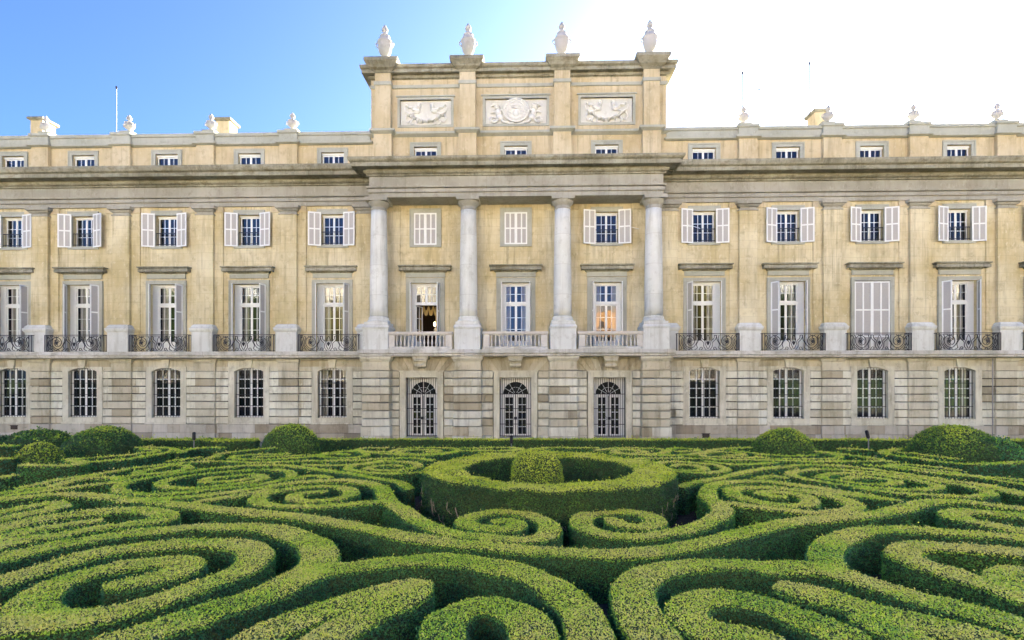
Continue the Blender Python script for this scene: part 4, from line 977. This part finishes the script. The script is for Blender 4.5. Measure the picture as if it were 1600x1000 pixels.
me=bpy.data.meshes.new('soil_bed'); ii=(np.arange(ny-1)[:,None]*nx+np.arange(nx-1)[None,:]).ravel(); me.from_pydata(P.tolist(),[],np.stack([ii,ii+1,ii+nx+1,ii+nx],1).tolist()); me.materials.append(soil())
o=put('soil_bed',me); tag(o,'dark soil between the clipped hedges','soil',kind='structure')
# path lamps
def lamp(px,top,Y,lab_,lean=0):
    x,z=on_plane(px,top,Y); root=bpy.data.objects.new('path_light',None); C.objects.link(root); root.location=(x,Y,0); tag(root,lab_,'garden light','low garden lights beside the back hedge')
    m=MB(); m.tube([(0,0,0),(0,0,z-.3)],.025,6); m.build('post',M['metalgrey'],root)
    m=MB(); m.lathe([(.05,0),(.07,.03),(.07,.33),(.03,.36)],n=12); o=m.build('head',M['iron'],root,(0,0,z-.36),smooth=False); o.rotation_euler=(0,lean,0)
lamp(303,675,24.0,'black cylindrical garden light by the left back hedge'); lamp(1357,672,24.2,'slim black garden light tilted left, by the right back hedge',-.25); lamp(799,680,24.0,'black garden light in front of the middle portico door')
print('LEAVES',TOTAL[0])
# ------------------------------------------------------------------ the park and houses on the street side behind the viewer (reflected in the window panes; tall pale houses added for warm fill)
def bark():
    m,nt,b=newmat('bark'); nt.links.new(mixc(nt,noise(nt,9,5),(.05,.04,.03),(.14,.11,.08)),b.inputs['Base Color']); b.inputs['Roughness'].default_value=.9; return m
def crownmat(n,c1,c2):
    m,nt,b=newmat(n); nt.links.new(mixc(nt,noise(nt,1.3,4),c1,c2),b.inputs['Base Color']); b.inputs['Roughness'].default_value=.6; return m
BK=bark(); CY=crownmat('autumn_leaves',(.30,.22,.02),(.16,.17,.03)); CG=crownmat('dark_leaves',(.03,.06,.02),(.09,.12,.03))
def tree_mesh(seed,h,mat):
    r=np.random.default_rng(seed); 
    t=MB(); t.lathe([(.32,0),(.24,.6),(.2,h*.35),(.12,h*.6),(.04,h*.85)],n=10)
    for k in range(6):
        a=r.uniform(0,6.28); z=h*r.uniform(.3,.6); L=h*r.uniform(.2,.32); t.tube([(0,0,z),(L*.5*math.cos(a),L*.5*math.sin(a),z+L*.5),(L*math.cos(a),L*math.sin(a),z+L*.9)],.07,5)
    tm=t.mesh('trunk',BK)
    cl=r.normal(size=(26,3)); cl/=np.linalg.norm(cl,axis=1)[:,None]; cl*=r.uniform(.3,1,(26,1)); cl=cl*np.array([h*.26,h*.26,h*.3])+np.array([0,0,h*.64])
    n=9000; c=cl[r.integers(0,26,n)]+r.normal(size=(n,3))*h*.062; a=r.normal(size=(n,3)); a/=np.linalg.norm(a,axis=1)[:,None]; b=np.cross(a,r.normal(size=(n,3))); b/=np.linalg.norm(b,axis=1)[:,None]
    s=.24; V=np.stack([c-a*s,c+b*s*.6,c+a*s,c-b*s*.6],1).reshape(-1,3)
    me=bpy.data.meshes.new('crown'); me.from_pydata(V.tolist(),[],np.arange(4*n).reshape(-1,4).tolist()); me.materials.append(mat)
    return tm,me
protos=[tree_mesh(1,18,CY),tree_mesh(2,19.5,CY),tree_mesh(3,18.5,CG)]
spots=[(-81,-22,2,'dark green tree at the far left of the street side row'),(-70,-22,2,'dark green tree second from the left in the street side row'),(-56,-22,2,'dark green tree third from the left in the street side row'),(-43,-22,2,'dark green tree left of the first yellow one on the street side'),(-30,-22,0,'yellow autumn tree left of the gap on the street side'),
       (27,-22,1,'tall yellow autumn tree right of the orange house'),(39,-22,2,'dark green tree right of the tall yellow one on the street side'),(52,-22,2,'dark green tree third from the right on the street side'),(65,-22,0,'yellow autumn tree second from the right on the street side'),(77,-22,2,'dark green tree at the far right of the street side row')]
for x,y,k,l in spots:
    root=bpy.data.objects.new('street_tree',None); C.objects.link(root); root.location=(x,y,0); root.rotation_euler=(0,0,x); tag(root,l,'tree','trees on the street side of the garden')
    put('trunk',protos[k][0],root); put('crown',protos[k][1],root)
HC={'orange':plain('orange_facade',(.66,.34,.13),.9,var=.06,scale=.5),'cream':plain('cream_facade',(.78,.68,.50),.9,var=.06,scale=.5),'white':plain('white_facade',(.80,.76,.68),.9,var=.06,scale=.5)}
def house(x0,x1,y,h,colr,label):
    r=bpy.data.objects.new('street_house',None); C.objects.link(r); xm=(x0+x1)/2; r.location=(xm,y,0); tag(r,label,'house','houses across the street'); w=(x1-x0)/2
    MB().box(-w,w,-12,0,0,h).build('wall',HC[colr],r); MB().mould(-w,w,0,.01,[(0,0),(0,0)]) if False else None
    MB().prism([(-w-.4,h+.02),(w+.4,h+.02),(w*.6,h+1.8),(-w*.6,h+1.8)],-12.4,.4).build('roof',M['roof'],r)
    n=max(2,int((x1-x0)/3.2)); fl=int((h-1)/3.7); wm=None
    for i in range(n):
        for k in range(fl):
            if wm is None: wm=MB().box(-.55,.55,.0,.06,0,2.1).mesh('window',M['dark'])
            put('window',wm,r,(-w+(i+.5)*(x1-x0)/n,0,1.3+3.7*k))
house(-78,-56,-31,24,'cream','unseen cream house added for warm fill light at the far left of the street side row')  # tall pale houses are added, unseen, to bounce sun onto the facade
house(-55.5,-36,-32,25,'white','unseen white house added for warm fill light, left of the yellow trees across the street')
house(-35.5,-17,-31,23,'cream','tall unseen cream house added for warm fill light, left of the low corner house')
house(-16.5,7,-34,8.,'white','low white corner house in the middle of the street')
house(7.5,19,-34,16.2,'orange','orange house right of the low corner house')
house(19.5,40,-31,24,'cream','unseen cream house added for warm fill light beside the orange house')
house(40.5,62,-32,25,'white','unseen white house added for warm fill light at the right of the street side row')
house(62.5,84,-31,24,'cream','unseen cream house added for warm fill light at the far right of the street side row')
# unseen tall hedge, added to darken reflections in the ground floor panes
o=hedge([(-90+6*k,-11) for k in range(31)],1.5,3.9,'reflection_hedge',step=1.,density=.12,size=2.4,top_tone=.3,side_tone=.08); tag(o,'unseen tall dark hedge added on the street side to darken the window reflections','hedge')

# ------------------------------------------------------------------ light, camera
SUN_AZ=math.radians(34); SUN_EL=math.radians(15)      # sun behind the palace, to the right
W=bpy.data.worlds.new('World'); bpy.context.scene.world=W; W.use_nodes=True; nt=W.node_tree; bg=nt.nodes['Background']
sky=nt.nodes.new('ShaderNodeTexSky'); sky.sky_type='NISHITA'; sky.sun_disc=False; sky.sun_elevation=SUN_EL; sky.sun_rotation=SUN_AZ
sky.altitude=650; sky.air_density=SKY_AIR; sky.dust_density=SKY_DUST; sky.ozone_density=SKY_OZ
nt.links.new(sky.outputs[0],bg.inputs[0]); bg.inputs[1].default_value=SKY_S
sd_=bpy.data.lights.new('sun','SUN'); sd_.energy=5.0; sd_.angle=math.radians(.53); sd_.color=(1,.91,.78)
so=bpy.data.objects.new('sun',sd_); C.objects.link(so)
d=Vector((math.sin(SUN_AZ)*math.cos(SUN_EL),math.cos(SUN_AZ)*math.cos(SUN_EL),math.sin(SUN_EL))); so.rotation_euler=d.to_track_quat('Z','Y').to_euler(); so.location=d*80
cam=bpy.data.cameras.new('camera'); co=bpy.data.objects.new('camera',cam); C.objects.link(co); bpy.context.scene.camera=co
co.location=(0,0,EYE); co.rotation_euler=(PI/2,0,YAW); cam.sensor_width=36; cam.lens=36*FPX/1600; cam.shift_y=100/1600; cam.clip_end=2000; cam.clip_start=.05
sc=bpy.context.scene; sc.view_settings.view_transform='Standard'; sc.view_settings.look='None'; sc.view_settings.gamma=1; sc.view_settings.exposure=EXPO
